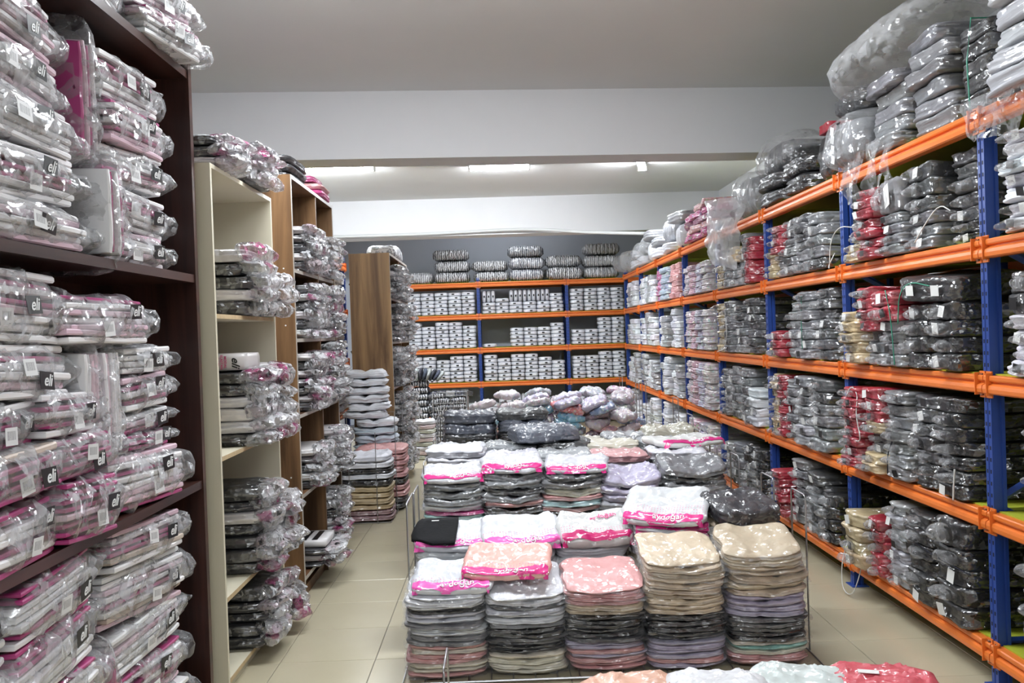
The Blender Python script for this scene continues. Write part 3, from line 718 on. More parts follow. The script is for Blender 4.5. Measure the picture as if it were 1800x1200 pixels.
lb = put('hosiery_box', soft('hosiery_box', 0.30, 0.30, 0.045, ['card'], k=16, amp=0.002, res=(4, 4)), (-1.28, 5.62, 0.266), PI / 2, color=HP_W, label='picture carton of dark leggings lying on the bottom shelf of double walnut bookcase', cat='box')
for yy in (-0.07, 0.0): put('leggings_picture', MB().box(-0.13, 0.12, yy - 0.018, yy + 0.018, 0.0455, 0.047).mesh('leggings_picture', 'black'), parent=lb)
hp_stack('on top of double walnut bookcase, near end', -1.25, 5.62, 0.5, 2.562, [0.05, 0.06, 0.05], [HP_B], 51, noun='glossy hosiery pack', ends=False)
hp_stack('on top of double walnut bookcase, far end', -1.22, 6.22, 0.36, 2.562, [0.05, 0.045, 0.045], [ROSE, PINK, ROSE], 52, noun='pink striped pack', ends=False)
# narrow walnut bookcase: black and white printed packs, bulging
for lv, z in enumerate([0.142, 0.602, 1.062, 1.522, 1.962]):
    for ci, (yc, w) in enumerate(((9.13, 0.62), (9.95, 0.6))):
        hp_stack('in the %s column, %s shelf of narrow walnut bookcase' % (('near', 'far')[ci], LV[lv]), -1.05, yc, w, z, [0.055] * (7 if lv < 4 else 6), [HP_G, HP_W, HP_B], 60 + lv * 2 + ci, tint=(0.2, 0.2, 0.21), spread=0.05)

# ------------------------------------------------------------------ bundles on the long rack
def bundle_mesh(i, m='wrap'):
    return soft('garment_bundle', 0.27, 0.46, 0.075, [m], n=3, groove=0.02, k=11, amp=0.011, freq=9, seed=200 + i, res=(10, 7), shift=0.007, lobes=0.06)
BUND = [bundle_mesh(i) for i in range(8)]
BUNDP = [bundle_mesh(20 + i, 'prnt') for i in range(6)]
BUNDW = [bundle_mesh(40 + i, 'wrapw') for i in range(6)]
TIP = [soft('film_tip', 0.16, 0.07, 0.05, ['film'], k=2.4, amp=0.012, freq=20, seed=230 + i, res=(6, 4), flat=False) for i in range(3)]
TAGM = MB().box(-0.03, 0.03, -0.001, 0.0, -0.024, 0.024).mesh('paper_tag', 'paper')
TAGB = MB().box(-0.03, 0.03, -0.001, 0.0, -0.02, 0.02).mesh('black_tag', 'black')
LEVN = ['top', 'second', 'third', 'fourth', 'bottom']
STACKNO = {}
def column(bay, lv, off, w, items, prot=0.02, d=0.46, detail=True, noun='wrapped bundle', back=False, meshes=None):
    """items = [(colour, count, height)] from the bottom up, at off metres past the bay's near post"""
    off = 0.13 + off * 0.835; w = w * 0.855; prot = min(prot, 0.05) * (0.5 if off > 1.1 and bay != 1 else 1.0)
    key = (bay, lv); STACKNO[key] = STACKNO.get(key, 0) + 1
    r = random.Random(bay * 1000 + lv * 100 + int(off * 100))
    y = RY0 - BAY + bay * BAY + off; z = SHELF[lv] + 0.002; i = 0
    clear = (BZ[lv - 1] - BH / 2 - 0.014 if lv else 3.5)
    for (c, n, h) in items:
        for _ in range(n):
            if z + h > clear: return z
            pool = meshes or (BUNDW if c in (WHITE,) else BUND)
            nm = {'red': 'red_garment_bundle', 'beige': 'beige_garment_bundle', 'black': 'black_garment_bundle', 'white': 'white_garment_bundle'}.get(CN[c], 'grey_garment_bundle')
            if meshes is BUNDP: nm = 'printed_garment_bundle'
            x = RX - prot - {RED: 0.05, BEIGE: 0.05}.get(c, 0.0) * (0.4 if off > 1.1 and bay != 1 else 1.0) + d / 2 + r.uniform(-0.016, 0.016)
            o = put(nm, pool[r.randrange(len(pool))], (x, y + r.uniform(-0.01, 0.01), z), -PI / 2 + r.uniform(-0.045, 0.045), color=jit(c, 0.16, r),
                    label='%s %s, %s up in %s stack, %s shelf, %s bay of long rack' % (CN[c] if meshes is not BUNDP else 'printed', noun, ORD[i], ORD[STACKNO[key] - 1], LEVN[lv], ORD[bay]),
                    cat='bundle', group='%s bundles on the long rack' % (CN[c] if meshes is not BUNDP else 'printed'), scale=(w / 0.285, d / 0.46, h / 0.071))
            if detail:
                if r.random() < 0.75: put('film_tip', TIP[r.randrange(3)], (r.uniform(-0.03, 0.03), -0.245, 0.008), parent=o, rot=(0, 0, r.uniform(-0.3, 0.3)))
                if r.random() < 0.8:
                    b = r.random() < 0.68
                    put('black_tag' if b else 'paper_tag', TAGB if b else TAGM, (r.uniform(-0.06, 0.06), -0.246, 0.038), parent=o, rot=(r.uniform(-0.2, 0.2), r.uniform(-0.2, 0.2), 0))
            z += h; i += 1
    return z
G, D, K, B_, Wh, Rd, Lg = GREY, DGREY, BLACK, BEIGE, WHITE, RED, LGREY
# first bay (only its far end is in view)
column(0, 1, 1.30, 0.28, [(Wh, 7, 0.057)]); column(0, 1, 1.0, 0.28, [(Wh, 6, 0.06)])
column(0, 2, 1.30, 0.28, [(Wh, 4, 0.06), (K, 2, 0.085)]); column(0, 2, 1.0, 0.28, [(K, 6, 0.07)])
column(0, 3, 1.30, 0.28, [(Wh, 6, 0.065)], prot=-0.12); column(0, 3, 1.0, 0.28, [(K, 6, 0.07)])
column(0, 4, 1.30, 0.28, [(Lg, 2, 0.09), (K, 3, 0.08)], prot=-0.05); column(0, 4, 1.0, 0.28, [(K, 6, 0.07)])
# second bay
column(1, 1, 1.33, 0.24, [(B_, 2, 0.05), (G, 3, 0.06)], prot=0.0); column(1, 1, 1.06, 0.26, [(Rd, 7, 0.053)], prot=0.03)
column(1, 1, 0.78, 0.28, [(G, 4, 0.052), (G, 1, 0.16)], prot=0.05); column(1, 1, 0.48, 0.28, [(G, 3, 0.06), (D, 3, 0.075)], prot=0.0); column(1, 1, 0.17, 0.26, [(K, 2, 0.05), (D, 5, 0.065)], prot=-0.08)
column(1, 2, 1.32, 0.28, [(B_, 5, 0.058)], prot=0.04); column(1, 2, 1.04, 0.26, [(G, 3, 0.06), (Rd, 4, 0.058)], prot=0.04)
column(1, 2, 0.76, 0.28, [(G, 4, 0.058), (Rd, 2, 0.075)], prot=0.08); column(1, 2, 0.47, 0.28, [(K, 4, 0.076)], prot=0.10); column(1, 2, 0.17, 0.28, [(K, 4, 0.076)], prot=0.08)
column(1, 3, 1.33, 0.26, [(Rd, 8, 0.055)], prot=0.05); column(1, 3, 1.05, 0.26, [(B_, 2, 0.05), (G, 2, 0.055), (B_, 1, 0.06), (Rd, 3, 0.06)], prot=0.03)
column(1, 3, 0.76, 0.30, [(G, 7, 0.064)], prot=0.05); column(1, 3, 0.46, 0.27, [(K, 2, 0.06), (D, 5, 0.065)], prot=0.02); column(1, 3, 0.17, 0.26, [(K, 7, 0.064)], prot=0.03)
column(1, 4, 1.32, 0.30, [(B_, 4, 0.075)], prot=0.06); column(1, 4, 1.07, 0.18, [(Rd, 5, 0.062)], prot=0.0); column(1, 4, 0.85, 0.24, [(Lg, 7, 0.06)], prot=0.03)
column(1, 4, 0.53, 0.32, [(K, 6, 0.072)], prot=0.05); column(1, 4, 0.19, 0.32, [(K, 4, 0.085), (K, 1, 0.12)], prot=0.06)
tb = put('black_garment_bundle', soft('tilted_bundle', 0.46, 0.36, 0.12, ['wrap'], n=3, k=8, groove=0.03, amp=0.012, freq=7, seed=240, res=(12, 9)), (RX + 0.10, 4.03, 1.66), 0, rot=(0.10, 0.05, -PI / 2 + 0.1), color=BLACK, label='big black bundle with white tags, tilted out atop the third shelf of second bay', cat='bundle')
for tx, ty in ((-0.08, -0.05), (0.1, 0.08), (-0.05, 0.1)):
    put('paper_tag', MB().box(-0.035, 0.035, -0.025, 0.025, 0, 0.001).mesh('paper_tag', 'paper'), (tx, ty, 0.128), parent=tb, rot=(0, 0, 0.3))
for q in range(2): put('paper_tag', TAGM, (-0.1 + 0.2 * q, -0.188, 0.06), parent=tb)
# third bay
column(2, 1, 1.36, 0.22, [(B_, 4, 0.05)]); column(2, 1, 1.12, 0.24, [(G, 3, 0.055), (Rd, 4, 0.05)]); column(2, 1, 0.84, 0.27, [(G, 6, 0.063)], prot=0.04); column(2, 1, 0.53, 0.28, [(G, 2, 0.07), (D, 4, 0.06)], prot=0.05); column(2, 1, 0.20, 0.28, [(K, 1, 0.07), (G, 4, 0.07)], prot=0.06)
column(2, 2, 1.37, 0.22, [(B_, 3, 0.058)]); column(2, 2, 1.14, 0.22, [(Rd, 3, 0.06)], prot=0.04); column(2, 2, 0.86, 0.28, [(G, 6, 0.063)]); column(2, 2, 0.54, 0.30, [(G, 7, 0.063)], prot=0.05); column(2, 2, 0.20, 0.30, [(D, 7, 0.064)], prot=0.02)
column(2, 3, 1.39, 0.18, [(B_, 8, 0.055)]); column(2, 3, 1.19, 0.18, [(Rd, 8, 0.055)], prot=0.04); column(2, 3, 0.95, 0.24, [(G, 7, 0.06)]); column(2, 3, 0.62, 0.32, [(Lg, 4, 0.065), (G, 3, 0.065)], prot=0.05); column(2, 3, 0.24, 0.34, [(G, 4, 0.075), (D, 2, 0.075)], prot=0.06)
column(2, 4, 1.36, 0.24, [(B_, 1, 0.05), (K, 3, 0.07)], prot=-0.04); column(2, 4, 1.12, 0.22, [(Rd, 6, 0.055)], prot=0.05); column(2, 4, 0.83, 0.30, [(G, 7, 0.062)]); column(2, 4, 0.48, 0.32, [(G, 4, 0.065), (D, 2, 0.065)], prot=0.03); column(2, 4, 0.17, 0.24, [(K, 4, 0.075)], prot=0.04)
# fourth bay
column(3, 1, 1.35, 0.24, [(B_, 3, 0.07)], prot=0.06); column(3, 1, 1.05, 0.28, [(Lg, 4, 0.07)], prot=0.06); column(3, 1, 0.72, 0.3, [(Lg, 3, 0.065), (B_, 2, 0.065)], prot=0.03); column(3, 1, 0.42, 0.24, [(K, 2, 0.055), (G, 5, 0.06)]); column(3, 1, 0.16, 0.22, [(Rd, 6, 0.06)])
column(3, 2, 1.37, 0.22, [(B_, 7, 0.062)], prot=0.05); column(3, 2, 1.08, 0.30, [(G, 7, 0.064)], prot=0.04); column(3, 2, 0.70, 0.36, [(G, 3, 0.07), (D, 4, 0.065)]); column(3, 2, 0.26, 0.34, [(D, 7, 0.064)])
column(3, 3, 1.34, 0.26, [(G, 7, 0.06)], prot=0.04); column(3, 3, 0.98, 0.36, [(G, 6, 0.075)], prot=0.02); column(3, 3, 0.58, 0.34, [(G, 6, 0.075)]); column(3, 3, 0.20, 0.30, [(Wh, 4, 0.075)], prot=0.16)
column(3, 4, 1.28, 0.32, [(G, 4, 0.08)], prot=0.04); column(3, 4, 0.90, 0.34, [(G, 5, 0.07)], prot=0.06); column(3, 4, 0.52, 0.32, [(G, 3, 0.08), (K, 2, 0.07)], prot=0.02); column(3, 4, 0.18, 0.26, [(K, 5, 0.075)])
# printed goods in the fifth bay, pale goods beyond
PRC = [(0.45, 0.40, 0.44), (0.50, 0.30, 0.36), (0.40, 0.38, 0.48), (0.55, 0.50, 0.50)]
def printed(bay, lv, cols, n, h, prot=0.05, cc=None):
    k = len(cols)
    for j, off in enumerate(cols):
        c = (cc or PRC)[j % len(cc or PRC)]
        CN.setdefault(c, 'printed')
        column(bay, lv, off, 1.44 / k * 0.95, [(c, n, h)], prot=prot, detail=False, meshes=BUNDP)
printed(4, 1, [1.28, 0.92, 0.56, 0.2], 5, 0.06); printed(4, 2, [1.28, 0.92, 0.56, 0.2], 6, 0.066); printed(4, 3, [1.28, 0.92, 0.56, 0.2], 7, 0.064, 0.08); printed(4, 4, [1.28, 0.92, 0.56, 0.2], 5, 0.08)
printed(5, 1, [1.28, 0.92], 6, 0.065, 0.05, [(0.50, 0.12, 0.28), (0.35, 0.42, 0.52)]); column(5, 1, 0.2, 0.34, [(PINK, 6, 0.066)], detail=False); column(5, 1, 0.56, 0.34, [(PINK, 6, 0.066)], detail=False)
for bay in (5, 6, 7):
    for lv in (1, 2, 3, 4):
        for j, off in enumerate((1.3, 0.95, 0.58, 0.2)):
            if bay == 5 and lv == 1: continue
            if bay == 7 and off > 1.2: continue
            nn = [5, 6, 4, 5][(j + lv + bay) % 4]
            c = Wh if (j + lv) % 3 else Lg
            column(bay, lv, off, 0.34, [(c, nn, 0.075)], prot=[0.03, 0.1, 0.05, 0.0][(j + bay) % 4], detail=False, noun='plastic-wrapped bundle')
# bulky dark sacks standing behind the bundles, seen in the gaps
SACK = [soft('dark_sack', 0.46, 0.44, 0.42, ['wrap'], n=4, k=4, groove=0.05, amp=0.03, freq=4, seed=250 + i, res=(8, 6)) for i in range(3)]
for bay in range(1, 5):
    for lv in range(1, 5):
        for j, off in enumerate((0.28, 0.76, 1.24)):
            put('dark_sack', SACK[(bay + j) % 3], (RX + 0.74, RY0 - BAY + bay * BAY + off, SHELF[lv] + 0.001), -PI / 2, color=jit((0.05, 0.05, 0.055), 0.3),
                label='dark bulky sack, %s along behind the bundles, %s shelf, %s bay of long rack' % (ORD[j], LEVN[lv], ORD[bay]), cat='sack', group='dark sacks behind the bundles')

# things lying on top of the long rack
ZT = SHELF[0] + 0.002
def big(name, label, mesh, x, y, z, rz, color, cat='bundle', group='bulky bundles on top of the long rack', scale=None):
    return put(name, mesh, (x, y, z), rz, color=color, label=label, cat=cat, group=group, scale=scale)
ROLL = [soft('rolled_bundle', 0.46, 0.42, 0.28, ['wrap'], ribs=7, ribdepth=0.08, k=4, amp=0.012, freq=5, seed=270 + i, res=(10, 7)) for i in range(3)]
FOLD = [soft('folded_bundle', 0.5, 0.5, 0.13, ['wrap'], n=3, k=5, groove=0.05, amp=0.014, freq=5, seed=280 + i, res=(9, 7), shift=0.01) for i in range(4)]
BAGM = [soft('milky_bag', 1.0, 0.6, 0.4, ['milky'], k=3.0, amp=0.06, freq=3.2, seed=290 + i, res=(16, 10), flat=False) for i in range(4)]
b1 = big('rolled_bundle', 'grey bundle with white tags in clear film, topping long rack by the second post', ROLL[0], RX + 0.10, 4.95, ZT, -PI / 2, GREY, scale=(0.85, 0.9, 0.95))
for dz in (0.06, 0.12, 0.18, 0.23):
    put('paper_tag', TAGM, (-0.06, -0.222, dz), parent=b1, rot=(0, 0.3, 0)); put('black_tag', TAGB, (0.05, -0.222, dz + 0.01), parent=b1)
put('clear_bag', soft('clear_bag', 0.52, 0.5, 0.32, ['milky'], k=3.4, amp=0.03, freq=5, seed=300, res=(12, 8), flat=False), (0, 0, -0.004), parent=b1)
big('rolled_bundle', 'dark fluted roll lying on the bagged grey bundle, top of long rack', ROLL[1], RX + 0.12, 4.96, ZT + 0.30, -PI / 2 + 0.05, (0.06, 0.062, 0.066), scale=(0.85, 0.8, 0.5))
for ci, (yy, n, c) in enumerate(((4.52, 5, GREY), (4.08, 6, GREY))):
    for j in range(n):
        big('grey_garment_bundle', 'grey bundle in crinkled film, %s up in %s pile topping long rack, second bay' % (ORD[j], ORD[ci]), BUND[(j + ci * 3) % 8], RX + 0.2 + rng.uniform(-0.03, 0.03), yy, ZT + j * 0.078, -PI / 2 + rng.uniform(-0.12, 0.12), jit(c, 0.15), scale=(1.35, 0.95, 1.06))
for j in range(5):
    big('black_garment_bundle', 'black bundle tied with green string, %s up, top of long rack by the first post' % ORD[j], BUND[j], RX + 0.18, 3.66, ZT + j * 0.072, -PI / 2, BLACK, scale=(0.85, 0.85, 0.95))
put('green_string', MB().tube([(RX - 0.045, 3.64, ZT), (RX - 0.05, 3.645, ZT + 0.2), (RX - 0.02, 3.66, ZT + 0.385), (RX + 0.3, 3.67, ZT + 0.385)], 0.0035, 5).mesh('green_string', 'greenstr'), label='green string round the black bundles on top of long rack', cat='string')
for j in range(6):
    big('white_garment_bundle', 'white bundle heap in clear film, %s up, top of long rack over the picture edge' % ORD[j], BUNDW[j], RX + 0.18 + rng.uniform(-0.04, 0.04), 3.26, ZT + j * 0.085, -PI / 2 + rng.uniform(-0.2, 0.2), jit((0.46, 0.47, 0.50), 0.1), scale=(1.7, 1, 1.15))
put('milky_bag', BAGM[0], (RX + 0.12, 4.45, ZT + 0.37), 0, rot=(0, -0.12, -PI / 2 + 0.12), label='billowing milky plastic bag lying over the grey bundles on top of long rack', cat='bag', scale=(1.05, 0.9, 0.7))
put('milky_bag', BAGM[1], (RX + 0.1, 3.45, ZT + 0.5), 0, rot=(0, -0.1, -PI / 2), label='milky plastic bag bulging over the white heap on top of long rack', cat='bag', scale=(0.8, 0.9, 0.65))
for j, (y, w, h, z, lab) in enumerate(((4.86, 0.3, 0.26, 2.50, 'torn clear film draped over the top beam beside bagged grey bundle'), (4.58, 0.16, 0.34, 2.52, 'crumpled clear film strip hanging over the top beam'), (4.40, 0.10, 0.22, 2.47, 'narrow clear film ribbon hanging straight from the top beam'),
                                      (4.52, 0.07, 0.17, 2.33, 'knotted clear film tail dangling below the top beam'), (3.45, 0.5, 0.2, 2.48, 'clear film skirt hanging over the top beam by the picture edge'))):
    put('film_strip', sheet('film_strip', w, h, ['film'], 8, 10, 0.04, 310 + j, 0.45, 0.02, 9), (RX - 0.045, y, z), -PI / 2, label=lab, cat='plastic film', group='film strips hanging from the top beam')
# over the third and fourth bays
big('rolled_bundle', 'tall shiny black roll standing by the second blue post, topping long rack', soft('rolled_bundle', 0.2, 0.22, 0.3, ['wrap'], n=3, k=3.5, amp=0.012, freq=8, seed=321, res=(8, 6)), RX + 0.1, 5.42, ZT, -PI / 2, BLACK)
big('red_garment_bundle', 'small red bundle perched on the standing black roll', BUND[2], RX + 0.12, 5.42, ZT + 0.3, -PI / 2, RED, scale=(0.6, 0.5, 0.8))
for j in range(2):
    big('black_garment_bundle', 'wide black bundle, %s up, beside the standing black roll on long rack' % ORD[j], FOLD[j], RX + 0.22, 5.92, ZT + j * 0.125, -PI / 2, BLACK, scale=(1.0, 1, 0.95))
for j in range(2):
    big('black_garment_bundle', 'dark folded bundle with white tags, %s up, under the clear sack on long rack' % ORD[j], FOLD[j + 2], RX + 0.22, 6.5, ZT + j * 0.12, -PI / 2, (0.03, 0.03, 0.034), scale=(1.05, 1, 0.9))
b2 = big('rolled_bundle', 'grey rolls in a big clear sack on top of long rack, third bay', ROLL[2], RX + 0.24, 6.55, ZT + 0.24, -PI / 2, DGREY, scale=(1.2, 1, 0.85))
put('clear_sack', soft('clear_sack', 0.62, 0.52, 0.34, ['milky'], k=3.0, amp=0.04, freq=4, seed=331, res=(12, 8), flat=False, pinch=0.1), (0, 0, -0.01), parent=b2)
b3 = big('rolled_bundle', 'grey striped roll in clear film beside the big clear sack on long rack', ROLL[0], RX + 0.22, 7.25, ZT, -PI / 2 + 0.1, GREY, scale=(1.1, 1, 1.25))
put('clear_sack', soft('clear_sack', 0.55, 0.5, 0.33, ['milky'], k=3.2, amp=0.03, freq=4, seed=333, res=(12, 8), flat=False), (0, 0, -0.01), parent=b3)
put('hanging_bag', sheet('hanging_bag', 0.40, 0.58, ['whitebag'], 16, 18, 0.11, 337, 0.55, 0.10, 5), (RX - 0.10, 7.35, ZT + 0.20), -PI / 2 + 0.85, label='large torn white plastic bag hanging down over the top beam of long rack', cat='bag')
put('hanging_bag', sheet('hanging_bag', 0.30, 0.34, ['whitebag'], 12, 14, 0.08, 338, 0.3, 0.06, 6), (RX - 0.06, 7.68, ZT + 0.06), -PI / 2 + 0.4, label='torn corner of white plastic bag lying over the top beam beside the hanging bag', cat='bag')
for j in range(14):
    c = [ROSE, PINK, (0.30, 0.08, 0.17), ROSE, PINK][j % 5]
    CN.setdefault(c, 'magenta')
    big('magenta_garment_bundle', '%s printed pack, %s of the heap on top of long rack, fifth bay' % (CN[c], ORD[j]), BUNDP[j % 6], RX + 0.16 + (j % 2) * 0.02, 8.35 + (j // 5) * 0.36 + rng.uniform(-0.03, 0.03), ZT + (j % 5) * 0.068, -PI / 2 + rng.uniform(-0.2, 0.2), c, group='magenta packs on top of the long rack', scale=(1.25, 1, 0.9))
for j in range(12):
    y = 9.75 + (j // 2) * 0.62
    big('pale_garment_bundle', 'pale film-wrapped bundle, %s %s along the far top of long rack' % (('lower', 'upper')[j % 2], ORD[j // 2]), FOLD[j % 4] if j % 3 else ROLL[j % 3], RX + 0.2, y, ZT + (j % 2) * (0.135 if (j - 1) % 3 else 0.285), -PI / 2 + rng.uniform(-0.15, 0.15), jit([WHITE, LGREY][j % 2]), group='pale bundles on the far top of the long rack', scale=(1.15, 1.1, 1.0))
for j, y in enumerate((11.9, 13.1, 13.75)):
    put('milky_bag', BAGM[(j + 2) % 4], (RX - 0.0, y, ZT + 0.015), 0, rot=(0, 0, -PI / 2 + 0.2), label='crinkled white plastic bag, %s from the far corner, on top of long rack' % ORD[2 - j], cat='bag', scale=(0.5, 0.6, 0.7))

# straps and strings tied round the bundles
def strap(pts, r, m, name, label):
    P = [Vector(p) for p in pts]
    for _ in range(2):
        Q = [P[0]]
        for i in range(len(P) - 1): Q += [P[i].lerp(P[i + 1], 0.25), P[i].lerp(P[i + 1], 0.75)]
        P = Q + [P[-1]]
    put(name, MB().tube(P, r, 5).mesh(name, m, smooth=True), label=label, cat='strap', group='straps and strings on the bundles')
fx = RX - 0.075
strap([(fx + 0.02, 4.92, 1.20), (fx - 0.01, 4.99, 1.05), (fx - 0.02, 4.90, 0.92), (fx - 0.02, 4.72, 0.90), (fx - 0.02, 4.80, 1.05), (fx - 0.01, 4.78, 1.17), (fx - 0.01, 4.88, 1.215), (fx - 0.02, 4.94, 1.12), (fx - 0.02, 4.97, 0.8)], 0.003, 'strap', 'plastic_strap', 'white strap looped in a figure eight on the red bundles, fourth shelf')
strap([(fx + 0.02, 5.05, 0.30), (fx - 0.02, 5.06, 0.18), (fx - 0.04, 5.02, 0.02), (fx - 0.03, 4.90, 0.01), (fx - 0.01, 4.85, 0.12), (fx + 0.02, 4.87, 0.20)], 0.003, 'strap', 'plastic_strap', 'white strap drooping below the beige bundles, bottom shelf')
strap([(fx + 0.04, 5.18, 1.98), (fx - 0.01, 5.16, 1.90), (fx - 0.02, 5.11, 1.88), (fx - 0.02, 5.09, 2.05), (fx, 5.0, 2.12), (fx + 0.04, 4.9, 2.10)], 0.003, 'strap', 'plastic_strap', 'white strap curling past the second blue post, second shelf')
strap([(fx + 0.02, 3.80, 2.04), (fx + 0.0, 3.86, 2.08), (fx - 0.01, 3.98, 2.0), (fx, 4.1, 1.93)], 0.003, 'strap', 'plastic_strap', 'white strap over the black bundles beside the first blue post, second shelf')
strap([(fx - 0.03, 4.36, 1.72), (fx - 0.035, 4.30, 1.6), (fx - 0.035, 4.28, 1.45), (fx - 0.03, 4.28, 1.35)], 0.0028, 'greenstr', 'green_string', 'green string down the front of the black bundles, third shelf')
strap([(fx - 0.005, 3.96, 1.72), (fx - 0.03, 4.1, 1.75), (fx - 0.035, 4.2, 1.70), (fx - 0.035, 4.22, 1.55)], 0.0028, 'greenstr', 'green_string', 'green string slanting over the upper black bundles, third shelf')
strap([(fx + 0.02, 3.83, 0.9), (fx + 0.018, 3.84, 0.82), (fx + 0.02, 3.85, 0.76)], 0.004, 'strap', 'plastic_strap', 'thick white strap on the black bundles by the first blue post, fourth shelf')
strap([(fx + 0.01, 4.42, 0.95), (fx, 4.46, 0.88), (fx + 0.0, 4.46, 0.78)], 0.003, 'slot', 'black_strap', 'black strap round the grey bundles, fourth shelf')
strap([(fx + 0.03, 4.28, 0.48), (fx + 0.015, 4.1, 0.47), (fx + 0.01, 3.9, 0.465), (fx + 0.02, 3.72, 0.46)], 0.003, 'slot', 'black_strap', 'black strap across the big black bundles, bottom shelf')
strap([(fx + 0.03, 5.75, 1.75), (fx + 0.02, 5.74, 1.6), (fx + 0.02, 5.73, 1.4)], 0.0028, 'greenstr', 'green_string', 'green string on the grey bundles of third bay, third shelf')
strap([(fx + 0.0, 7.55, 1.62), (fx - 0.02, 7.5, 1.60), (fx - 0.02, 7.48, 1.45), (fx - 0.03, 7.6, 1.36), (fx - 0.06, 7.75, 1.33), (fx - 0.05, 7.4, 1.38)], 0.0035, 'strap', 'plastic_strap', 'white strap trailing from the grey bundles of fourth bay, third shelf')

# ------------------------------------------------------------------ white packs on the back rack
def wpack(i, lying=True):
    rr = random.Random(i)
    if lying: return soft('white_pack', 0.215, 0.32, 0.068, ['wrapw', 'black'], n=2, k=5, groove=0.04, amp=0.006, freq=8, seed=400 + i, res=(5, 4), tag=[(rr.uniform(-0.03, 0.03), 0.034, 0.04, 0.022)])
    return soft('white_pack', 0.068, 0.32, 0.2, ['wrapw', 'black'], k=5, amp=0.006, freq=8, seed=420 + i, res=(3, 4), tag=[(0, 0.1, 0.024, 0.034)])
WP = [wpack(i) for i in range(8)]; WPV = [wpack(i, False) for i in range(4)]
YB = 14.774
BN = ['first', 'middle', 'last']
def back_cell(bay, lv, cols, x0=None):
    r = random.Random(bay * 31 + lv * 7)
    xa = [-1.843, -0.343, 1.157][bay] + 0.06
    for ci, n in enumerate(cols):
        st = n < 0; n = abs(n); z = SHELF[lv] + 0.002
        x = xa + 0.115 + ci * 0.23
        for i in range(n):
            if z + 0.064 > BZ[lv - 1] - BH / 2 - 0.012: break
            put('white_pack', WP[r.randrange(8)], (x + r.uniform(-0.006, 0.006), YB + 0.16 + r.uniform(-0.03, 0.02), z), r.uniform(-0.04, 0.04), color=jit((0.82, 0.84, 0.90), 0.04, r),
                label='white pack, %s up in %s stack, %s shelf, %s bay of back rack' % (ORD[i], ORD[ci], LEVN[lv], BN[bay]), cat='pack', group='white packs on the back rack', scale=(1.06, 1, 0.95))
            z += 0.064
        if st and z + 0.2 < BZ[lv - 1] - BH / 2:
            for j in range(3):
                put('standing_white_pack', WPV[j], (x - 0.075 + j * 0.075, YB + 0.17, z), 0, color=jit((0.66, 0.67, 0.72), 0.05, r),
                    label='white pack on edge, %s along above %s stack, %s shelf, %s bay of back rack' % (ORD[j], ORD[ci], LEVN[lv], BN[bay]), cat='pack', group='white packs standing on the back rack')
back_cell(0, 1, [6, 7, 7, 6, 7, 7]); back_cell(0, 2, [5, 7, 6, 7, 7, 6]); back_cell(0, 3, [7, 7, 7, 6, 7, 7])
back_cell(1, 1, [-3, 4, -3, -3, -3, 5]); back_cell(1, 2, [1, 0, 5, 5, 5, 6]); back_cell(1, 3, [7, 6, 7, 7, 6, 5])
back_cell(2, 1, [7, 7, 6, 7]); back_cell(2, 2, [4, 4, 7, 7]); back_cell(2, 3, [6, 6, 7, 7])
back_cell(0, 4, [4, 3, 4, 3, 4, 3]); back_cell(1, 4, [3, 4, -2, -2, 4, 3]); back_cell(2, 4, [4, 4, 4, 5])
# striped sock bales on top of the back rack
BALE = [soft('sock_bale', 0.62, 0.5, 0.19, ['socks'], ribs=9, ribdepth=0.07, k=5, amp=0.012, freq=6, seed=440 + i, res=(10, 5)) for i in range(4)]
for ci, (x, n, h, c) in enumerate(((-1.42, 1, 0.2, GREY), (-0.78, 3, 0.19, DGREY), (-0.12, 2, 0.18, DGREY), (0.5, 3, 0.20, SLATE), (1.13, 2, 0.21, DGREY), (1.78, 3, 0.2, GREY))):
    for i in range(n):
        put('sock_bale', BALE[(ci + i) % 4], (x + rng.uniform(-0.02, 0.02), YB + 0.24 - (0.08 if (ci == 4 and i == 0) else 0), ZT + i * h), rng.uniform(-0.06, 0.06), color=jit(c, 0.2),
            label='striped sock bale in film, %s up in %s pile on top of back rack' % (ORD[i], ORD[ci]), cat='bale', group='sock bales on top of the back rack', scale=(1.0, 1, h / 0.193))

# white packs on the rack behind the walnut bookcase
for lv in range(1, 5):
    for ci, yy in enumerate((10.1, 9.75, 9.4, 9.05, 8.7)):
        for i in range(6 if lv < 4 else 4):
            put('white_cotton_pack', BUNDW[(i + ci) % 6], (-1.80 + 0.0 - 0.2 + rng.uniform(-0.02, 0.02), yy, SHELF[lv] + 0.002 + i * 0.072), PI / 2, color=jit((0.74, 0.77, 0.85), 0.05),
                label='white pack, %s up in %s stack, %s shelf of rack behind walnut bookcases' % (ORD[i], ORD[ci], LEVN[lv]), cat='pack', group='white packs behind the walnut bookcases', scale=(1.2, 0.85, 0.95))
put('milky_bag', BAGM[3], (-1.95, 9.5, ZT), 0, rot=(0, 0, PI / 2), label='long pale plastic bag lying on top of the rack behind narrow walnut bookcase', cat='bag', scale=(1.1, 0.8, 0.55))
put('sock_bale', BALE[0], (-1.27, 9.9, 2.412), PI / 2, color=GREY, label='striped sock bale on top of the narrow walnut bookcase', cat='bale', scale=(1.2, 0.7, 0.9))

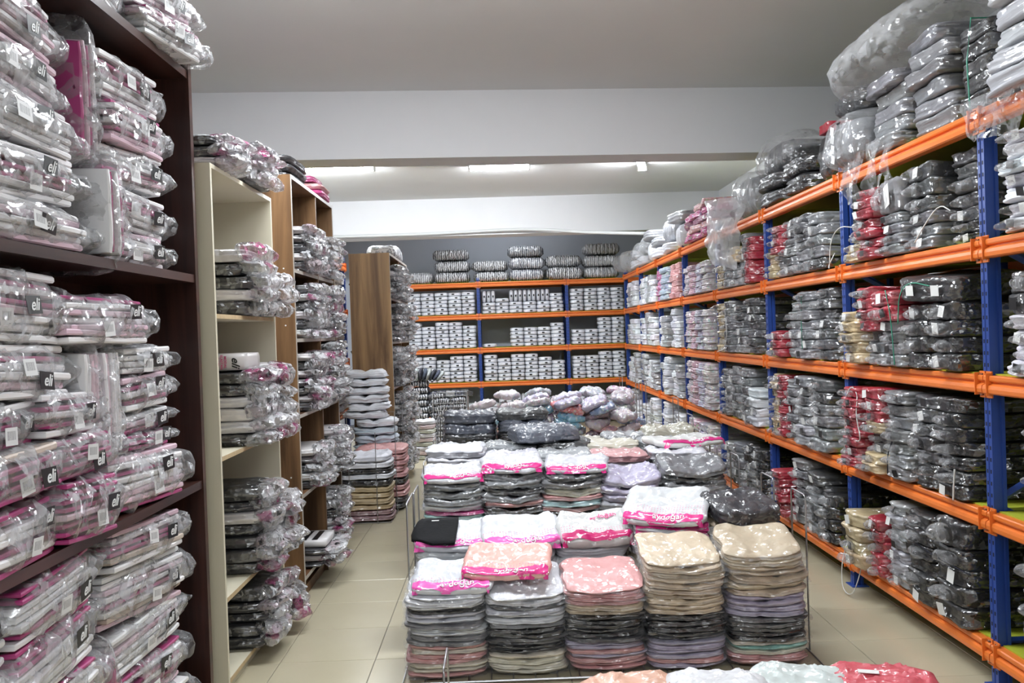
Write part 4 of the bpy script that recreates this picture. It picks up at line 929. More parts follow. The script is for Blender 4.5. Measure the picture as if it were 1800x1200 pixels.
# ------------------------------------------------------------------ wire display stands on the floor
def hoop_mesh(span, h, r=0.0045):
    pts = [(0, 0, 0), (0, 0, h - 0.02), (0, 0.006, h - 0.006), (0, 0.02, h), (0, span - 0.02, h), (0, span - 0.006, h - 0.006), (0, span, h - 0.02), (0, span, 0)]
    return MB().tube(pts, r, 6).mesh('hoop', 'wire', smooth=True)
def stand(label, x0, x1, y0, y1, hoops, rails=True):
    t = empty('wire_display_stand', (0, 0, 0), label=label, cat='display stand', group='wire display stands on the floor')
    mb = MB(); z = 0.012
    mb.tube([(x0, y0, z), (x1, y0, z), (x1, y1, z), (x0, y1, z)], 0.006, 6, closed=True)
    put('base_frame', mb.mesh('base_frame', 'wire'), parent=t)
    mb = MB(); k = x0 + 0.1
    while k < x1 - 0.02:
        mb.tube([(k, y0, z), (k, y1, z)], 0.003, 4); k += 0.1
    put('base_grid', mb.mesh('base_grid', 'wire'), parent=t)
    for (x, y, span, h) in hoops:
        put('hoop', hoop_mesh(span, h), (x, y, 0.012), parent=t)
    return t
ZB = 0.018
def fpack(i, m='wrapthin', lobes=0.3):
    return soft('pack', 0.36, 0.34, 0.026, [m], n=2, groove=0.035, k=6, amp=0.014, freq=11, seed=500 + i, lobes=lobes, res=(26, 20), wrinkle=0.009, shift=0.008, wave=0.003 + 0.0022 * (i % 5))
FP = [fpack(i) for i in range(10)]
FPW = [fpack(20 + i, 'wrapthin', 0.15) for i in range(4)]
THICK = [soft('pack', 0.36, 0.34, 0.07, ['wrapthin'], n=3, k=6, groove=0.04, amp=0.016, freq=9, seed=530 + i, lobes=0.14, shift=0.010, res=(26, 20), wrinkle=0.014) for i in range(8)]
def rim_mesh(i):
    mb = MB(); n = 56; w, d = 0.36, 0.34
    for k in range(3):
        for j in range(n):
            a = 2 * PI * j / n; c, s_ = math.cos(a), math.sin(a)
            q = (abs(c) ** 10 + abs(s_) ** 10) ** (-0.1)
            e = (0.94, 1.0, 1.0)[k] * 0.5; x, y = c * q * w * e, s_ * q * d * e
            nv = noise.noise_vector(Vector((x * 26, y * 26, i * 3.1 + k)))
            if k: x += c * q * (0.006 + 0.008 * (k - 1) + 0.007 * nv.x); y += s_ * q * (0.006 + 0.010 * (k - 1) + 0.008 * nv.y)
            mb.v.append((x, y, 0.013 + (0.007 * k) * nv.z - 0.003 * k))
    for k in range(2):
        for j in range(n): mb.f.append((k * n + j, k * n + (j + 1) % n, (k + 1) * n + (j + 1) % n, (k + 1) * n + j)); mb.m.append(0)
    return mb.mesh('film_edge', 'filmthin', smooth=True)
RIM = [rim_mesh(i) for i in range(4)]
def pile(name, place, x, y, z0, w, d, items, group, pool=FP, base=0.026, noun='wrapped garment pack', seed=0, sp=0.012, rot=0.05, lean=0.0, nlean=5):
    tot = sum(n for _, n, _ in items)
    r = random.Random(seed + int(x * 100) + int(y * 1000)); z = z0; i = 0
    for (c, n, h) in items:
        for _ in range(n):
            an = lean * max(0, i - (tot - nlean) + 1) / nlean        # the upper packs slump towards the aisle in front
            o = put(name, pool[r.randrange(len(pool))], (x + r.uniform(-sp, sp), y + r.uniform(-sp, sp), z + d / 2 * math.sin(an)), 0, rot=(an, 0, r.uniform(-rot, rot)), color=jit(c, 0.09, r),
                label='%s %s, %s up %s' % (CN[c], noun, ORD[i], place), cat='pack', group=group, scale=(w / 0.36, d / 0.34, h / base * 1.06))
            if pool is FP: put('film_edge', RIM[r.randrange(4)], parent=o)
            z += h; i += 1
    return z
# ---- front display (five stacks wide, two deep)
stand('wire display stand under the front block of wrapped packs', -0.49, 1.42, 3.9, 4.86,
      [(-0.485, 4.27, 0.30, 0.74), (-0.485, 4.62, 0.24, 0.73), (1.425, 4.12, 0.2, 0.74), (1.425, 4.6, 0.22, 0.74), (-0.485, 3.92, 0.0001, 0.02)][:4])
SX = [-0.29, 0.075, 0.44, 0.81, 1.19]
P1 = [[(PINK, 1, .024), (CREAMC, 2, .024), (PINK, 2, .024), (CREAMC, 1, .024), (PINK, 1, .024), (GREY, 2, .024), (WHITE, 2, .024), (GREY, 1, .022), (WHITE, 2, .026), (BLACK, 1, .018), (WHITE, 3, .026)],
      [(CREAMC, 4, .027), (BLACK, 2, .024), (DGREY, 2, .022), (BLACK, 2, .024), (GREY, 1, .024), (WHITE, 3, .025), (DGREY, 1, .022), (WHITE, 2, .028)],
      [(PINK, 3, .024), (LAV, 1, .022), (PINK, 1, .022), (LAV, 2, .022), (DGREY, 1, .022), (BLACK, 5, .024), (SKIN, 2, .026), (PINK, 4, .022)],
      [(LAV, 1, .022), (PINK, 1, .022), (LAV, 4, .022), (DGREY, 1, .022), (BLACK, 4, .026), (SKIN, 4, .026), (SKIN, 4, .025), (SKIN, 2, .026)],
      [(PINK, 2, .024), (CREAMC, 1, .022), (TEAL, 1, .022), (CREAMC, 1, .022), (BLACK, 2, .024), (DGREY, 3, .024), (LAV, 4, .026), (SKIN, 3, .03), (SKIN, 4, .028)]]
TOPS = []
for i, (x, it) in enumerate(zip(SX, P1)):
    it = [(c, n, h * (0.84 if i < 3 else 0.93)) for c, n, h in it]
    TOPS.append(pile('underwear_pack', 'in %s front-row stack of front display' % ORD[i], x, 4.12, ZB, 0.36, 0.34, it, 'packs stacked on the front display', seed=1, lean=0.22, nlean=6))
TOP2 = []
P2 = [[(WHITE, 1, .066), (GREY, 2, .066), (BLACK, 1, .066), (WHITE, 3, .064)], [(CREAMC, 2, .066), (BLACK, 2, .066), (WHITE, 3, .064)], [(BLACK, 3, .066), (LAV, 2, .066), (WHITE, 2, .064)],
      [(BLACK, 2, .066), (SKIN, 4, .066), (WHITE, 1, .066)], [(DGREY, 3, .068), (LAV, 2, .068), (SKIN, 3, .068)]]
for i, (x, it) in enumerate(zip(SX, P2)):
    TOP2.append(pile('underwear_pack', 'in %s rear-row stack of front display' % ORD[i], x, 4.54, ZB, 0.37, 0.36, it, 'packs stacked on the front display', THICK, 0.07, seed=2, lean=0.17, nlean=3))

# ---- packs with a printed band lying on top
from mathutils.bvhtree import BVHTree
def dotted():
    m, nt, nd, lk = mat('dotted_bag')
    oi = N(nt, 'ShaderNodeObjectInfo'); tc = N(nt, 'ShaderNodeTexCoord'); sx = N(nt, 'ShaderNodeSeparateXYZ'); lk.new(tc.outputs['Object'], sx.inputs[0])
    vm = N(nt, 'ShaderNodeVectorMath', operation='MODULO') if False else None
    def frac(sock, s):
        a = N(nt, 'ShaderNodeMath', operation='MULTIPLY'); a.inputs[1].default_value = s; lk.new(sock, a.inputs[0])
        f = N(nt, 'ShaderNodeMath', operation='FRACT'); lk.new(a.outputs[0], f.inputs[0])
        g = N(nt, 'ShaderNodeMath', operation='SUBTRACT'); g.inputs[1].default_value = 0.5; lk.new(f.outputs[0], g.inputs[0])
        h = N(nt, 'ShaderNodeMath', operation='POWER'); h.inputs[1].default_value = 2.0
        ab = N(nt, 'ShaderNodeMath', operation='ABSOLUTE'); lk.new(g.outputs[0], ab.inputs[0]); lk.new(ab.outputs[0], h.inputs[0]); return h.outputs[0]
    ad = N(nt, 'ShaderNodeMath', operation='ADD'); lk.new(frac(sx.outputs[0], 70), ad.inputs[0]); lk.new(frac(sx.outputs[1], 70), ad.inputs[1])
    lt = N(nt, 'ShaderNodeMath', operation='LESS_THAN'); lt.inputs[1].default_value = 0.035; lk.new(ad.outputs[0], lt.inputs[0])
    yr = N(nt, 'ShaderNodeMath', operation='LESS_THAN'); yr.inputs[1].default_value = -0.045; lk.new(sx.outputs[1], yr.inputs[0])
    ge = N(nt, 'ShaderNodeNewGeometry'); sn = N(nt, 'ShaderNodeSeparateXYZ'); lk.new(ge.outputs['Normal'], sn.inputs[0])
    up = N(nt, 'ShaderNodeMath', operation='GREATER_THAN'); up.inputs[1].default_value = 0.7; lk.new(sn.outputs[2], up.inputs[0])
    m0 = N(nt, 'ShaderNodeMath', operation='MULTIPLY'); lk.new(lt.outputs[0], m0.inputs[0]); lk.new(up.outputs[0], m0.inputs[1])
    mm = N(nt, 'ShaderNodeMath', operation='MULTIPLY'); lk.new(m0.outputs[0], mm.inputs[0]); lk.new(yr.outputs[0], mm.inputs[1])
    mx = N(nt, 'ShaderNodeMix', data_type='RGBA'); mx.inputs[7].default_value = (0.7, 0.2, 0.35, 1); lk.new(mm.outputs[0], mx.inputs[0]); lk.new(oi.outputs['Color'], mx.inputs[6])
    b = N(nt, 'ShaderNodeBsdfPrincipled'); b.inputs['Roughness'].default_value = 0.55
    lk.new(mx.outputs[2], b.inputs['Base Color'])
    gl = N(nt, 'ShaderNodeBsdfGlossy', Roughness=0.22); lk.new(facets(nt, tc.outputs['Object'], 22, 0.75), gl.inputs['Normal'])
    ms = N(nt, 'ShaderNodeMixShader'); ms.inputs[0].default_value = 0.15; lk.new(b.outputs[0], ms.inputs[1]); lk.new(gl.outputs[0], ms.inputs[2])
    out(nt, ms.outputs[0]); return m
M['dotted'] = dotted()
M['band1'] = plain('pink_band', (0.80, 0.10, 0.42), 0.35, coat=0.8); M['band2'] = plain('crimson_band', (0.50, 0.01, 0.13), 0.35, coat=0.8); M['band3'] = plain('magenta_band', (0.72, 0.03, 0.24), 0.35, coat=0.8)
def drape(me, pts):
    bv = BVHTree.FromPolygons([v.co[:] for v in me.vertices], [p.vertices[:] for p in me.polygons])
    o = []
    for (x, y, dz) in pts:
        h = bv.ray_cast(Vector((x, y, 1.0)), Vector((0, 0, -1)))
        o.append((x, y, (h[0].z if h[0] is not None else 0.0) + dz))
    return o
def branded(label, x, y, z, rz, color, band, seed, w=0.37, d=0.30, h=0.045, text='aydoğan', text_at=None, tiltx=0.0, ink='ink', tilty=0.0):
    h *= 0.8
    me = soft('branded_pack', w, d, h, ['dotted'], k=7, amp=0.018, freq=9, seed=seed, res=(30, 24), lobes=0.15, wave=0.010, wrinkle=0.012)
    z += d / 2 * math.sin(tiltx)
    o = put('branded_pack', me, (x, y, z), 0, rot=(tiltx, tilty, rz), color=color, label=label, cat='pack', group='packs with a pink band on the front display')
    nx, ny = 44, 9; y0, y1 = -d / 2 + 0.004, -d / 2 + 0.060
    pts = [(-w / 2 * 0.955 + w * 0.955 * i / nx, y0 + (y1 - y0) * j / ny, 0.0055) for j in range(ny + 1) for i in range(nx + 1)]
    mb = MB(); mb.v = drape(me, pts)
    for j in range(ny):
        for i in range(nx):
            a = j * (nx + 1) + i; mb.f.append((a, a + 1, a + nx + 2, a + nx + 1)); mb.m.append(0)
    s = put('printed_band', mb.mesh('printed_band', band, smooth=True), parent=o, label='glossy pink band across the front of the bag')
    lm = lettering(text, 0.046 if text_at is None else 0.04, ink).copy()
    ty = (y0 + y1) / 2 if text_at is None else text_at[1]; tx = 0.03 if text_at is None else text_at[0]
    P = drape(me, [(v.co.x + tx, v.co.y + ty + 0.002, 0.0085 + v.co.z) for v in lm.vertices])
    for v, p in zip(lm.vertices, P): v.co = p
    put('printed_lettering', lm, parent=s)
    return o
branded('white banded pack draped over the first front-row stack of front display', -0.26, 4.10, TOPS[0] + 0.004, -0.03, (0.60, 0.61, 0.65), 'band1', 601, tiltx=0.24)
branded('salmon pink banded pack lying askew across the first and second front-row stacks', 0.0, 4.13, max(TOPS[0] + 0.052, TOPS[1] + 0.012), -0.12, (0.78, 0.42, 0.36), 'band3', 602, w=0.42, d=0.30, tiltx=0.28)
BRP = branded('white banded pack partly under black briefs, rear row of front display', -0.28, 4.52, TOP2[0] + 0.006, 0.02, (0.60, 0.61, 0.65), 'band1', 603, w=0.4, tiltx=0.24)
branded('white banded pack beside the one with black briefs, rear row of front display', 0.07, 4.50, TOP2[1] + 0.006, 0.07, (0.60, 0.61, 0.65), 'band1', 604, w=0.40, d=0.34, h=0.06, tiltx=0.26)
branded('pale banded pack under the rear white pack of second stack', 0.10, 4.53, TOP2[1] - 0.05, 0.02, (0.60, 0.61, 0.65), 'band1', 609, w=0.40, d=0.34, h=0.045) if False else None
branded('white pack with crimson band and red lettering, third rear stack of front display', 0.455, 4.50, TOP2[2] + 0.006, 0.04, (0.58, 0.58, 0.57), 'band2', 605, w=0.38, d=0.32, h=0.075, text_at=(0.05, 0.05), ink='redink', tiltx=0.24)
for k in range(3):
    branded('white banded pack, %s up under the slanting one of front display' % ORD[k], 0.83 + 0.01 * k, 4.50, TOP2[3] + 0.003 + k * 0.030, -0.06 * k, (0.60, 0.61, 0.64), 'band3', 610 + k, w=0.38, d=0.32, h=0.03, tiltx=0.24)
branded('big white banded pack lying slanted on the fourth stack of front display', 0.84, 4.52, TOP2[3] + 0.095, -0.33, (0.59, 0.60, 0.61), 'band3', 606, w=0.42, d=0.40, h=0.05, tiltx=0.28)
put('black_pack', soft('black_pack', 0.34, 0.30, 0.085, ['wrapthin'], n=3, k=7, amp=0.012, freq=8, seed=620, res=(26, 22), groove=0.03, wrinkle=0.014), (1.20, 4.47, TOP2[4] + 0.036), 0, rot=(0.22, 0, 0.28), color=(0.035, 0.034, 0.040), label='glossy black pack resting askew on the fifth stack of front display', cat='pack')
# pair of black briefs spread over the first rear pack
def briefs(pk):
    me = pk.data; rows = [(0.135, -0.165, 0.03), (0.10, -0.185, 0.03), (0.05, -0.205, 0.028), (0.0, -0.215, 0.025), (-0.05, -0.21, 0.022), (-0.09, -0.195, 0.02), (-0.125, -0.16, 0.018), (-0.15, -0.10, 0.015)]
    nx = 16; mb = MB(); pts = []
    for (y, xa, xb) in rows:
        for i in range(nx + 1):
            t = i / nx; pts.append((xa + (xb - xa) * t, y, 0.0))
    top = drape(me, pts); zt = max(p[2] for p in top) * 0.8
    for s_ in (0.016, 0.004):
        for (x, y, z) in top:
            z = max(z, zt - max(0.0, -0.185 - x) * 1.0)
            mb.v.append((x, y, z + s_ + (0.006 * noise.noise(Vector((x * 22, y * 14, 2.0))) if s_ > 0.01 else 0)))
    K_ = len(top); ny = len(rows) - 1
    for s_ in (0, 1):
        for j in range(ny):
            for i in range(nx):
                a = s_ * K_ + j * (nx + 1) + i; q = (a, a + nx + 1, a + nx + 2, a + 1)
                mb.f.append(q if s_ == 0 else q[::-1]); mb.m.append(0)
    ring = [i for i in range(nx + 1)] + [j * (nx + 1) + nx for j in range(1, ny + 1)] + [ny * (nx + 1) + i for i in range(nx - 1, -1, -1)] + [j * (nx + 1) for j in range(ny - 1, 0, -1)]
    for i in range(len(ring)):
        a, b = ring[i], ring[(i + 1) % len(ring)]; mb.f.append((a, b, b + K_, a + K_)); mb.m.append(0)
    o = put('black_briefs', mb.mesh('black_briefs', plain('black_jersey', (0.008, 0.008, 0.009), 0.9, nscale=60, namt=0.3, bump=0.2, spec=0.2), smooth=True), pk.location, 0, rot=tuple(pk.rotation_euler), label='plain black briefs spread over a white pack on front display', cat='briefs')
    w = drape(o.data, [(-0.09, 0.105, 0.001)])[0]
    put('waist_label', MB().box(-0.022, 0.022, -0.004, 0.004, 0, 0.001).mesh('waist_label', 'paper'), w, parent=o)
briefs(BRP)
# film edges sticking out of the front stacks

# ---- second display
stand('wire display stand under the second block of wrapped packs', -0.52, 1.50, 5.5, 6.95, [(-0.52, 5.62, 0.28, 0.74), (-0.52, 6.02, 0.25, 0.74), (-0.52, 6.5, 0.25, 0.8), (1.50, 5.55, 0.2, 0.72), (1.50, 6.1, 0.22, 0.72), (1.50, 6.6, 0.22, 0.76)])
S2 = [-0.33, 0.05, 0.43, 0.80, 1.22]
B1 = [[(LAV, 3, .05), (WHITE, 2, .05), (GREY, 3, .04), (AQUA, 1, .035), (ROSE, 1, .02), (WHITE, 1, .04), (GREY, 3, .045)],
      [(BLACK, 4, .05), (DGREY, 3, .05), (BLACK, 2, .045), (PINK, 1, .035), (GREY, 1, .045), (DGREY, 1, .04), (GREY, 2, .045)],
      [(BLACK, 4, .05), (GREY, 3, .05), (BLACK, 1, .05), (PINK, 1, .03), (AQUA, 1, .04), (PINK, 1, .03), (CREAMC, 1, .045), (GREY, 1, .045), (DGREY, 1, .04)],
      [(LAV, 3, .05), (SKIN, 3, .05), (BLACK, 1, .045), (LGREY, 2, .05), (LAV, 3, .05)],
      [(GREY, 4, .05), (LAV, 2, .05), (GREY, 1, .05), (LGREY, 3, .05), (GREY, 1, .05), (DGREY, 1, .045), (GREY, 1, .05)]]
T2 = []
for i, (x, it) in enumerate(zip(S2, B1)):
    T2.append(pile('vest_pack', 'in %s front-row stack of second display' % ORD[i], x, 5.72, ZB, 0.39 if i < 4 else 0.42, 0.36, it, 'packs stacked on the second display', FP, 0.026, seed=3, lean=0.15, nlean=5))
for i, (x, lab) in enumerate(((-0.33, 'first'), (0.05, 'second'), (0.47, 'third'))):
    branded('white pack with magenta band on the %s front stack of second display' % lab, x, 5.70, T2[i] + 0.006, (0.05, -0.02, -0.08)[i], (0.58, 0.58, 0.62), 'band3', 650 + i, w=0.40, d=0.33, h=0.05, tiltx=0.16)
R2 = [[(GREY, 4, .07), (WHITE, 6, .07), (WHITE, 1, .06)], [(GREY, 4, .07), (LAV, 3, .07), (WHITE, 3, .07)], [(BLACK, 3, .07), (LAV, 4, .07), (LGREY, 3, .07)], [(LAV, 4, .07), (WHITE, 3, .07), (WHITE, 2, .07), (PINK, 1, .06)], [(GREY, 5, .07), (WHITE, 4, .07), (WHITE, 1, .07)]]
for i, (x, it) in enumerate(zip(S2, R2)):
    z = pile('vest_pack', 'in %s middle-row stack of second display' % ORD[i], x, 6.16, ZB, 0.40, 0.38, it, 'packs stacked on the second display', THICK, 0.07, seed=4)
R3 = [[(GREY, 4, .07), (WHITE, 6, .072)], [(DGREY, 3, .07), (LGREY, 7, .072)], [(BLACK, 4, .07), (DGREY, 6, .075)], [(WHITE, 4, .07), (BLACK, 2, .07), (PINK, 1, .06), (CREAMC, 3, .075)], [(LAV, 6, .07), (LGREY, 4, .07)]]
for i, (x, it) in enumerate(zip(S2, R3)):
    z = pile('vest_pack', 'in %s rear-row stack of second display' % ORD[i], x, 6.62, ZB, 0.41, 0.40, it, 'packs stacked on the second display', THICK, 0.07, seed=5)
    if i == 2: put('slate_pack', soft('slate_pack', 0.50, 0.42, 0.11, ['wrapthin'], n=3, k=6, amp=0.018, freq=7, seed=661, res=(28, 22), groove=0.03, wrinkle=0.02), (0.30, 6.60, z), 0.2, color=SLATE, label='big crinkled slate pack lying across second and third rear stacks of second display', cat='pack')
branded('white pack with magenta edge resting tilted at the aisle end of second display', 1.30, 6.30, ZB + 0.70 + 0.005, 0.28, (0.72, 0.72, 0.70), 'band3', 663, w=0.5, d=0.42, h=0.06)
# ---- third display
stand('wire display stand under the third block of wrapped packs', -0.55, 1.62, 7.3, 8.5, [(-0.55, 7.35, 0.3, 0.86), (-0.55, 8.0, 0.3, 0.86), (0.43, 7.1, 0.2, 0.86), (1.62, 7.4, 0.25, 0.8), (1.62, 8.0, 0.25, 0.9)])
for i, (x, it) in enumerate(((-0.28, [(GREY, 4, .07), (CREAMC, 4, .07), (DGREY, 2, .07), (SLATE, 2, .09)]), (0.18, [(CREAMC, 8, .07), (BLACK, 2, .07), (SLATE, 1, .10), (DGREY, 1, .08)]), (0.66, [(LGREY, 4, .07), (BLACK, 2, .07), (CREAMC, 2, .09)]),
                             (1.06, [(GREY, 3, .07), (LAV, 5, .07), (LGREY, 1, .08)]), (1.44, [(GREY, 4, .07), (WHITE, 2, .07), (BLACK, 1, .07), (CREAMC, 2, .10)]))):
    pile('pyjama_pack', 'in %s front stack of third display' % ORD[i], x, 7.56, ZB, 0.44, 0.42, it, 'packs stacked on the third display', THICK, 0.07, seed=6)
for i, (x, it) in enumerate(((-0.28, [(GREY, 5, .1), (LGREY, 2, .1)]), (0.18, [(WHITE, 4, .1), (LGREY, 3, .1)]), (0.66, [(LAV, 5, .1)]), (1.06, [(LAV, 4, .1), (PINK, 1, .1)]), (1.44, [(CREAMC, 5, .1)]))):
    pile('pyjama_pack', 'in %s rear stack of third display' % ORD[i], x, 8.06, ZB, 0.44, 0.46, it, 'packs stacked on the third display', THICK, 0.07, seed=7)
# ---- heap of loose printed packs in the fourth display
stand('wire display stand round the loose heap of printed packs', -0.42, 1.58, 9.5, 11.0, [(-0.42, 9.55, 0.3, 0.6), (0.42, 9.5, 0.25, 0.8), (0.42, 9.9, 0.25, 0.8), (1.58, 9.55, 0.25, 0.95), (1.58, 10.0, 0.25, 0.95), (1.50, 10.8, 0.25, 1.0)])
LOOSE = [soft('loose_pack', 0.30, 0.24, 0.08, ['prnt'], k=4, amp=0.026, freq=9, seed=700 + i, res=(18, 14), puff=0.15, wrinkle=0.02) for i in range(6)]
HC = [(0.45, 0.40, 0.42), LAV, (0.55, 0.48, 0.50), PINK, (0.30, 0.22, 0.26), CORAL, (0.30, 0.40, 0.62), (0.20, 0.45, 0.60), LGREY, (0.5, 0.3, 0.42)]
HN = ['mottled', 'lavender', 'pale', 'pink', 'plum', 'coral', 'blue', 'turquoise', 'silver', 'mauve']
hr = random.Random(5); k = 0
for layer in range(10):
    nx = 6; ny = 3
    for a in range(nx):
        for b in range(ny):
            if layer >= 7 and a < 2 and hr.random() < 0.6: continue
            if layer >= 8 and hr.random() < 0.35: continue
            if (b > 0 and layer < 6) or (b == 0 and layer < 3 and 0 < a < 5): continue      # core of the heap stays hidden
            c = hr.randrange(10) if layer > 5 else hr.choice((0, 2, 4, 8, 3, 5))
            put('loose_pack', LOOSE[hr.randrange(6)], (-0.22 + a * 0.325 + hr.uniform(-0.05, 0.05), 9.75 + b * 0.36 + hr.uniform(-0.05, 0.05), ZB + layer * 0.078 + b * 0.03), 0,
                rot=(hr.uniform(-0.25, 0.3), hr.uniform(-0.3, 0.3), hr.uniform(-1.2, 1.2)), color=jit(HC[c], 0.1, hr), label='%s printed pack, %s layer, %s across and %s deep in the loose heap' % (HN[c], ORD[layer], ORD[a], ORD[b]), cat='pack', group='loose printed packs in the fourth display')
            k += 1
# ---- pile of coral and white packs at the viewer's feet
FRONTP = [soft('loose_pack', 0.36, 0.28, 0.05, ['wrapthin'], k=4, amp=0.016, freq=6, seed=720 + i, res=(28, 22), puff=0.2, lobes=0.1, wrinkle=0.014) for i in range(4)]
stand('wire display stand at the bottom picture edge', -0.24, 1.5, 2.3, 3.25, [(-0.235, 3.02, 0.22, 0.40)])
fl = [(0.42, 3.10, 'pale orange', (0.74, 0.42, 0.30), 0.2), (0.72, 3.06, 'white and pink', (0.74, 0.74, 0.76), -0.1), (1.02, 3.10, 'pale green', (0.62, 0.68, 0.66), -0.25), (1.32, 3.08, 'coral', (0.68, 0.10, 0.13), -0.3)]
for i, (x, y, nm, c, rz) in enumerate(fl):
    for q in range(6):
        last = q == 5
        put('loose_pack', FRONTP[(i + q) % 4], (x + rng.uniform(-0.01, 0.01), y - 0.04 + rng.uniform(-0.02, 0.02), ZB + q * 0.05 + (0.02 if last and i == 1 else 0)), rz if last else rng.uniform(-0.1, 0.1), color=c if last else jit((0.6, 0.45, 0.45), 0.2),
            label=('%s pack topping its pile at the bottom picture edge' % nm) if last else 'underlying pack, %s up in the %s pile at the bottom picture edge' % (ORD[q], nm), cat='pack', group='packs at the viewer\'s feet')
tp = [o for o in bpy.data.objects if o.get('label', '').startswith('white and pink pack topping')][0]
put('pink_patch', MB().box(-0.03, 0.03, -0.02, 0.02, 0.0, 0.002).mesh('pink_patch', 'pink'), (0.06, -0.10, 0.058), parent=tp)
tp = [o for o in bpy.data.objects if o.get('label', '').startswith('coral pack topping')][0]
put('paper_tag', MB().box(-0.035, 0.035, -0.015, 0.015, 0.0, 0.002).mesh('paper_tag', 'paper'), (-0.05, -0.02, 0.064), parent=tp)

# ------------------------------------------------------------------ stacks between the walnut bookcases and the aisle
LG = [soft('garment_stack_pack', 0.40, 0.38, 0.06, ['wrapthin'], n=2, k=5, amp=0.012, freq=6, seed=740 + i, res=(20, 16), lobes=0.12, wrinkle=0.014) for i in range(5)]
TAN = (0.52, 0.39, 0.22); MAUVE = (0.30, 0.18, 0.19); CN[TAN] = 'tan'; CN[MAUVE] = 'mauve'
def floor_stand(label, x0, x1, y0, y1, frames):
    t = empty('wire_frame_bin', (0, 0, 0), label=label, cat='wire bin', group='wire bins beside the walnut bookcases')
    put('base_frame', MB().tube([(x0, y0, 0.008), (x1, y0, 0.008), (x1, y1, 0.008), (x0, y1, 0.008)], 0.004, 6, closed=True).mesh('base_frame', 'wire'), parent=t)
    for (xa, xb, y, h) in frames:
        put('wire_frame', MB().tube([(xa, y, 0), (xa, y, h), (xb, y, h), (xb, y, 0)], 0.0035, 6).mesh('wire_frame', 'wire'), parent=t)
floor_stand('wire frame bin around the tan and black garment stack', -1.40, -0.97, 7.36, 8.45, [(-1.31, -1.08, 7.35, 0.77), (-1.40, -0.97, 7.82, 0.9), (-1.40, -0.97, 8.44, 0.9)])
pile('folded_leggings_pack', 'in the stack behind the small wire frame', -1.19, 7.58, 0.013, 0.40, 0.38, [(MAUVE, 2, .045), (TAN, 4, .05), (BLACK, 1, .06), (WHITE, 1, .05), (BLACK, 1, .045), (WHITE, 2, .055)], 'leggings stacked beside the walnut bookcases', LG, 0.06, seed=8)
pile('folded_leggings_pack', 'in the pink-topped stack behind the wire frame', -1.13, 8.08, 0.013, 0.42, 0.42, [(DGREY, 2, .055), (PINK, 2, .055), (BLACK, 1, .055), (PINK, 2, .055), (PINK, 3, .055)], 'leggings stacked beside the walnut bookcases', LG, 0.06, seed=9)
put('grey_bundle', soft('grey_bundle', 0.36, 0.34, 0.12, ['wrapthin'], n=2, k=4, amp=0.02, freq=6, seed=751, res=(10, 8)), (-1.52, 7.75, 0.66), 0.3, color=GREY, label='crumpled grey film-wrapped bundle behind the tan stack', cat='bundle')
for q in range(6):
    put('grey_bundle', LG[q % 5], (-1.62, 7.75, 0.01 + q * 0.108), 0.1, color=jit(DGREY), label='grey pack, %s up, hidden low behind the tan stack' % ORD[q], cat='pack', group='grey packs behind the tan stack', scale=(0.85, 0.85, 1.75))
WS = [soft('white_cotton_pack', 0.40, 0.36, 0.075, ['cotton'], n=4, k=4, amp=0.02, freq=12, seed=760 + i, res=(14, 9), lobes=0.3, shift=0.02, groove=0.06) for i in range(5)]
z = 0.01
for i in range(16):
    c = (0.86, 0.88, 0.92) if i > 8 else jit((0.70, 0.77, 0.85), 0.05)
    put('white_cotton_pack', WS[i % 5], (-1.27 + (0.04 if i < 10 else -0.03) + rng.uniform(-0.015, 0.015), 8.50 if i >= 0 else 0, z), rng.uniform(-0.06, 0.06), color=c,
        label='%s cotton pack, %s up in the tall stack before narrow walnut bookcase' % ('white' if i > 8 else 'pale blue', ORD[i]), cat='pack', group='white cotton packs in the tall stack', scale=(1.0, 0.95, 1.04))
    z += 0.078
for i in range(9):
    put('pale_pack', LG[i % 5], (-1.0, 11.15, 0.002 + i * 0.055), rng.uniform(-0.1, 0.1), color=jit([(0.55, 0.58, 0.50), (0.62, 0.50, 0.52), WHITE][i % 3]), label='pale printed pack, %s up in the floor stack before the dark socks' % ORD[i], cat='pack', group='pale packs stacked on the floor', scale=(0.68, 0.7, 0.92))
# dark socks, stacked in bales and fanned on top
SB = [soft('dark_sock_bale', 0.24, 0.30, 0.085, ['socksd'], ribs=4, ribdepth=0.1, k=5, amp=0.008, freq=8, seed=770 + i, res=(8, 4)) for i in range(4)]
for a in range(3):
    for q in range(11 if a < 2 else 9):
        put('dark_sock_bale', SB[(a + q) % 4], (-1.34 + a * 0.235 + rng.uniform(-0.01, 0.01), 11.95, 0.003 + q * 0.087), rng.uniform(-0.08, 0.08), color=jit((0.045, 0.05, 0.06), 0.3), label='dark striped sock bale, %s up in %s column beside the wire cage' % (ORD[q], ORD[a]), cat='bale', group='dark sock bales beside the cage')
SK = [soft('fanned_sock', 0.05, 0.30, 0.16, ['cotton'], k=3, amp=0.012, freq=8, seed=780 + i, res=(3, 6)) for i in range(3)]
for i in range(12):
    a = (i - 5.5) / 5.5
    put('fanned_sock_pair', SK[i % 3], (-1.12 + a * 0.24, 11.9, 0.965 if abs(a) < 0.6 else 0.955), 0, rot=(0.1, a * 0.7, 0), color=jit([(0.02, 0.022, 0.03), (0.05, 0.06, 0.09), (0.35, 0.36, 0.37)][i % 3], 0.2), label='dark sock pair, %s of those fanned out on the sock bales' % ORD[i], cat='socks', group='sock pairs fanned on the bales')
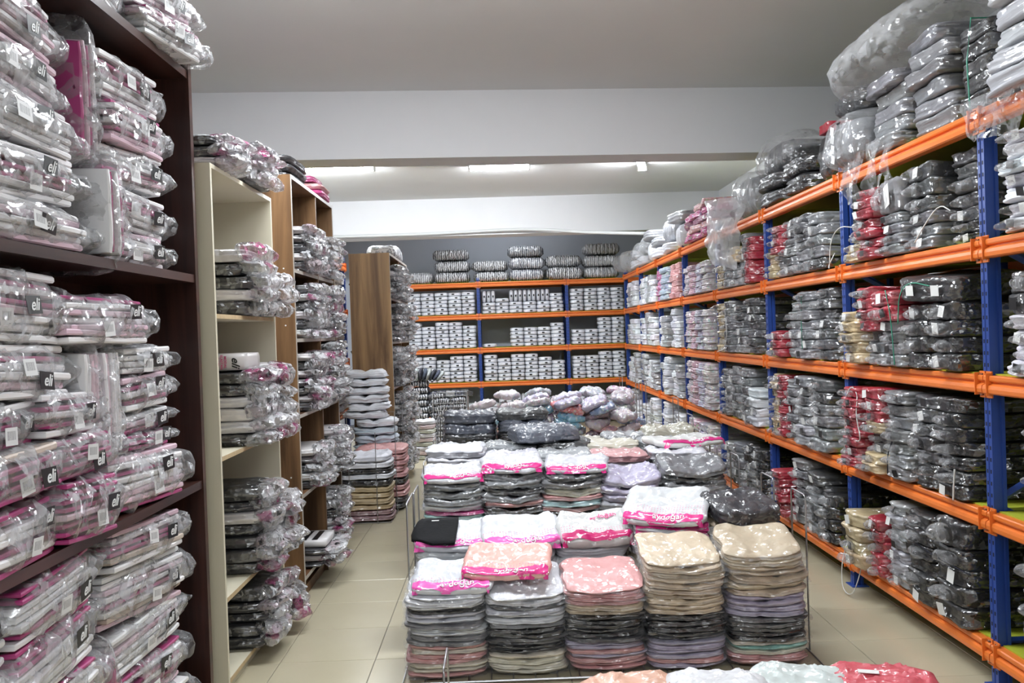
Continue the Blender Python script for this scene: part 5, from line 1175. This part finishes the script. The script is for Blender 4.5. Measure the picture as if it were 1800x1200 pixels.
def cage():
    x0, x1, y0, y1, h = -0.93, -0.47, 11.75, 12.15, 0.80
    t = empty('wire_cage', (0, 0, 0), label='wire mesh cage holding dark socks, below the back rack', cat='cage')
    for px, py in ((x0, y0), (x1, y0), (x0, y1), (x1, y1)):
        put('corner_post', MB().tube([(px, py, 0), (px, py, h)], 0.008, 6).mesh('corner_post', 'wire'), parent=t)
    for nm, pa, pb in (('front_mesh', (x0, y0), (x1, y0)), ('side_mesh', (x1, y0), (x1, y1)), ('side_mesh', (x0, y0), (x0, y1)), ('rear_mesh', (x0, y1), (x1, y1))):
        mb = MB()
        for k in range(17): mb.tube([(*pa, 0.02 + k * 0.0485), (*pb, 0.02 + k * 0.0485)], 0.0028, 4)
        for k in range(11):
            f = k / 10; x = pa[0] + (pb[0] - pa[0]) * f; y = pa[1] + (pb[1] - pa[1]) * f
            mb.tube([(x, y, 0.02), (x, y, h)], 0.0028, 4)
        put(nm, mb.mesh(nm, 'wire'), parent=t)
    put('base_tray', MB().box(x0, x1, y0, y1, 0.012, 0.018).mesh('base_tray', 'wire'), parent=t)
    for q in range(8):
        for a in range(2):
            put('dark_sock_bale', SB[(q + a) % 4], (-0.81 + a * 0.22, 11.95, 0.02 + q * 0.088), 0, color=jit((0.014, 0.016, 0.03), 0.4), label='near-black sock bale, %s up in %s column inside the wire cage' % (ORD[q], ORD[a]), cat='bale', group='dark sock bales inside the cage', scale=(0.85, 1, 1))
    for i in range(5):
        put('sock_pack', BUND[i], (-0.88 + i * 0.09, 11.95, 0.735 + 0.0), 0, rot=(0, 0.1 * (i - 2), 0.3 * (i - 2)), color=jit([(0.02, 0.03, 0.07), (0.03, 0.03, 0.035), (0.3, 0.3, 0.3)][i % 3]), label='dark sock pack, %s along the top of the wire cage' % ORD[i], cat='pack', group='sock packs on the cage', scale=(0.5, 0.6, 0.9))
cage()

dup = [k for k, v in USED.items() if v > 1]
print('DUPLICATE LABELS', len(dup), dup[:10], 'OBJECTS', len(bpy.data.objects))
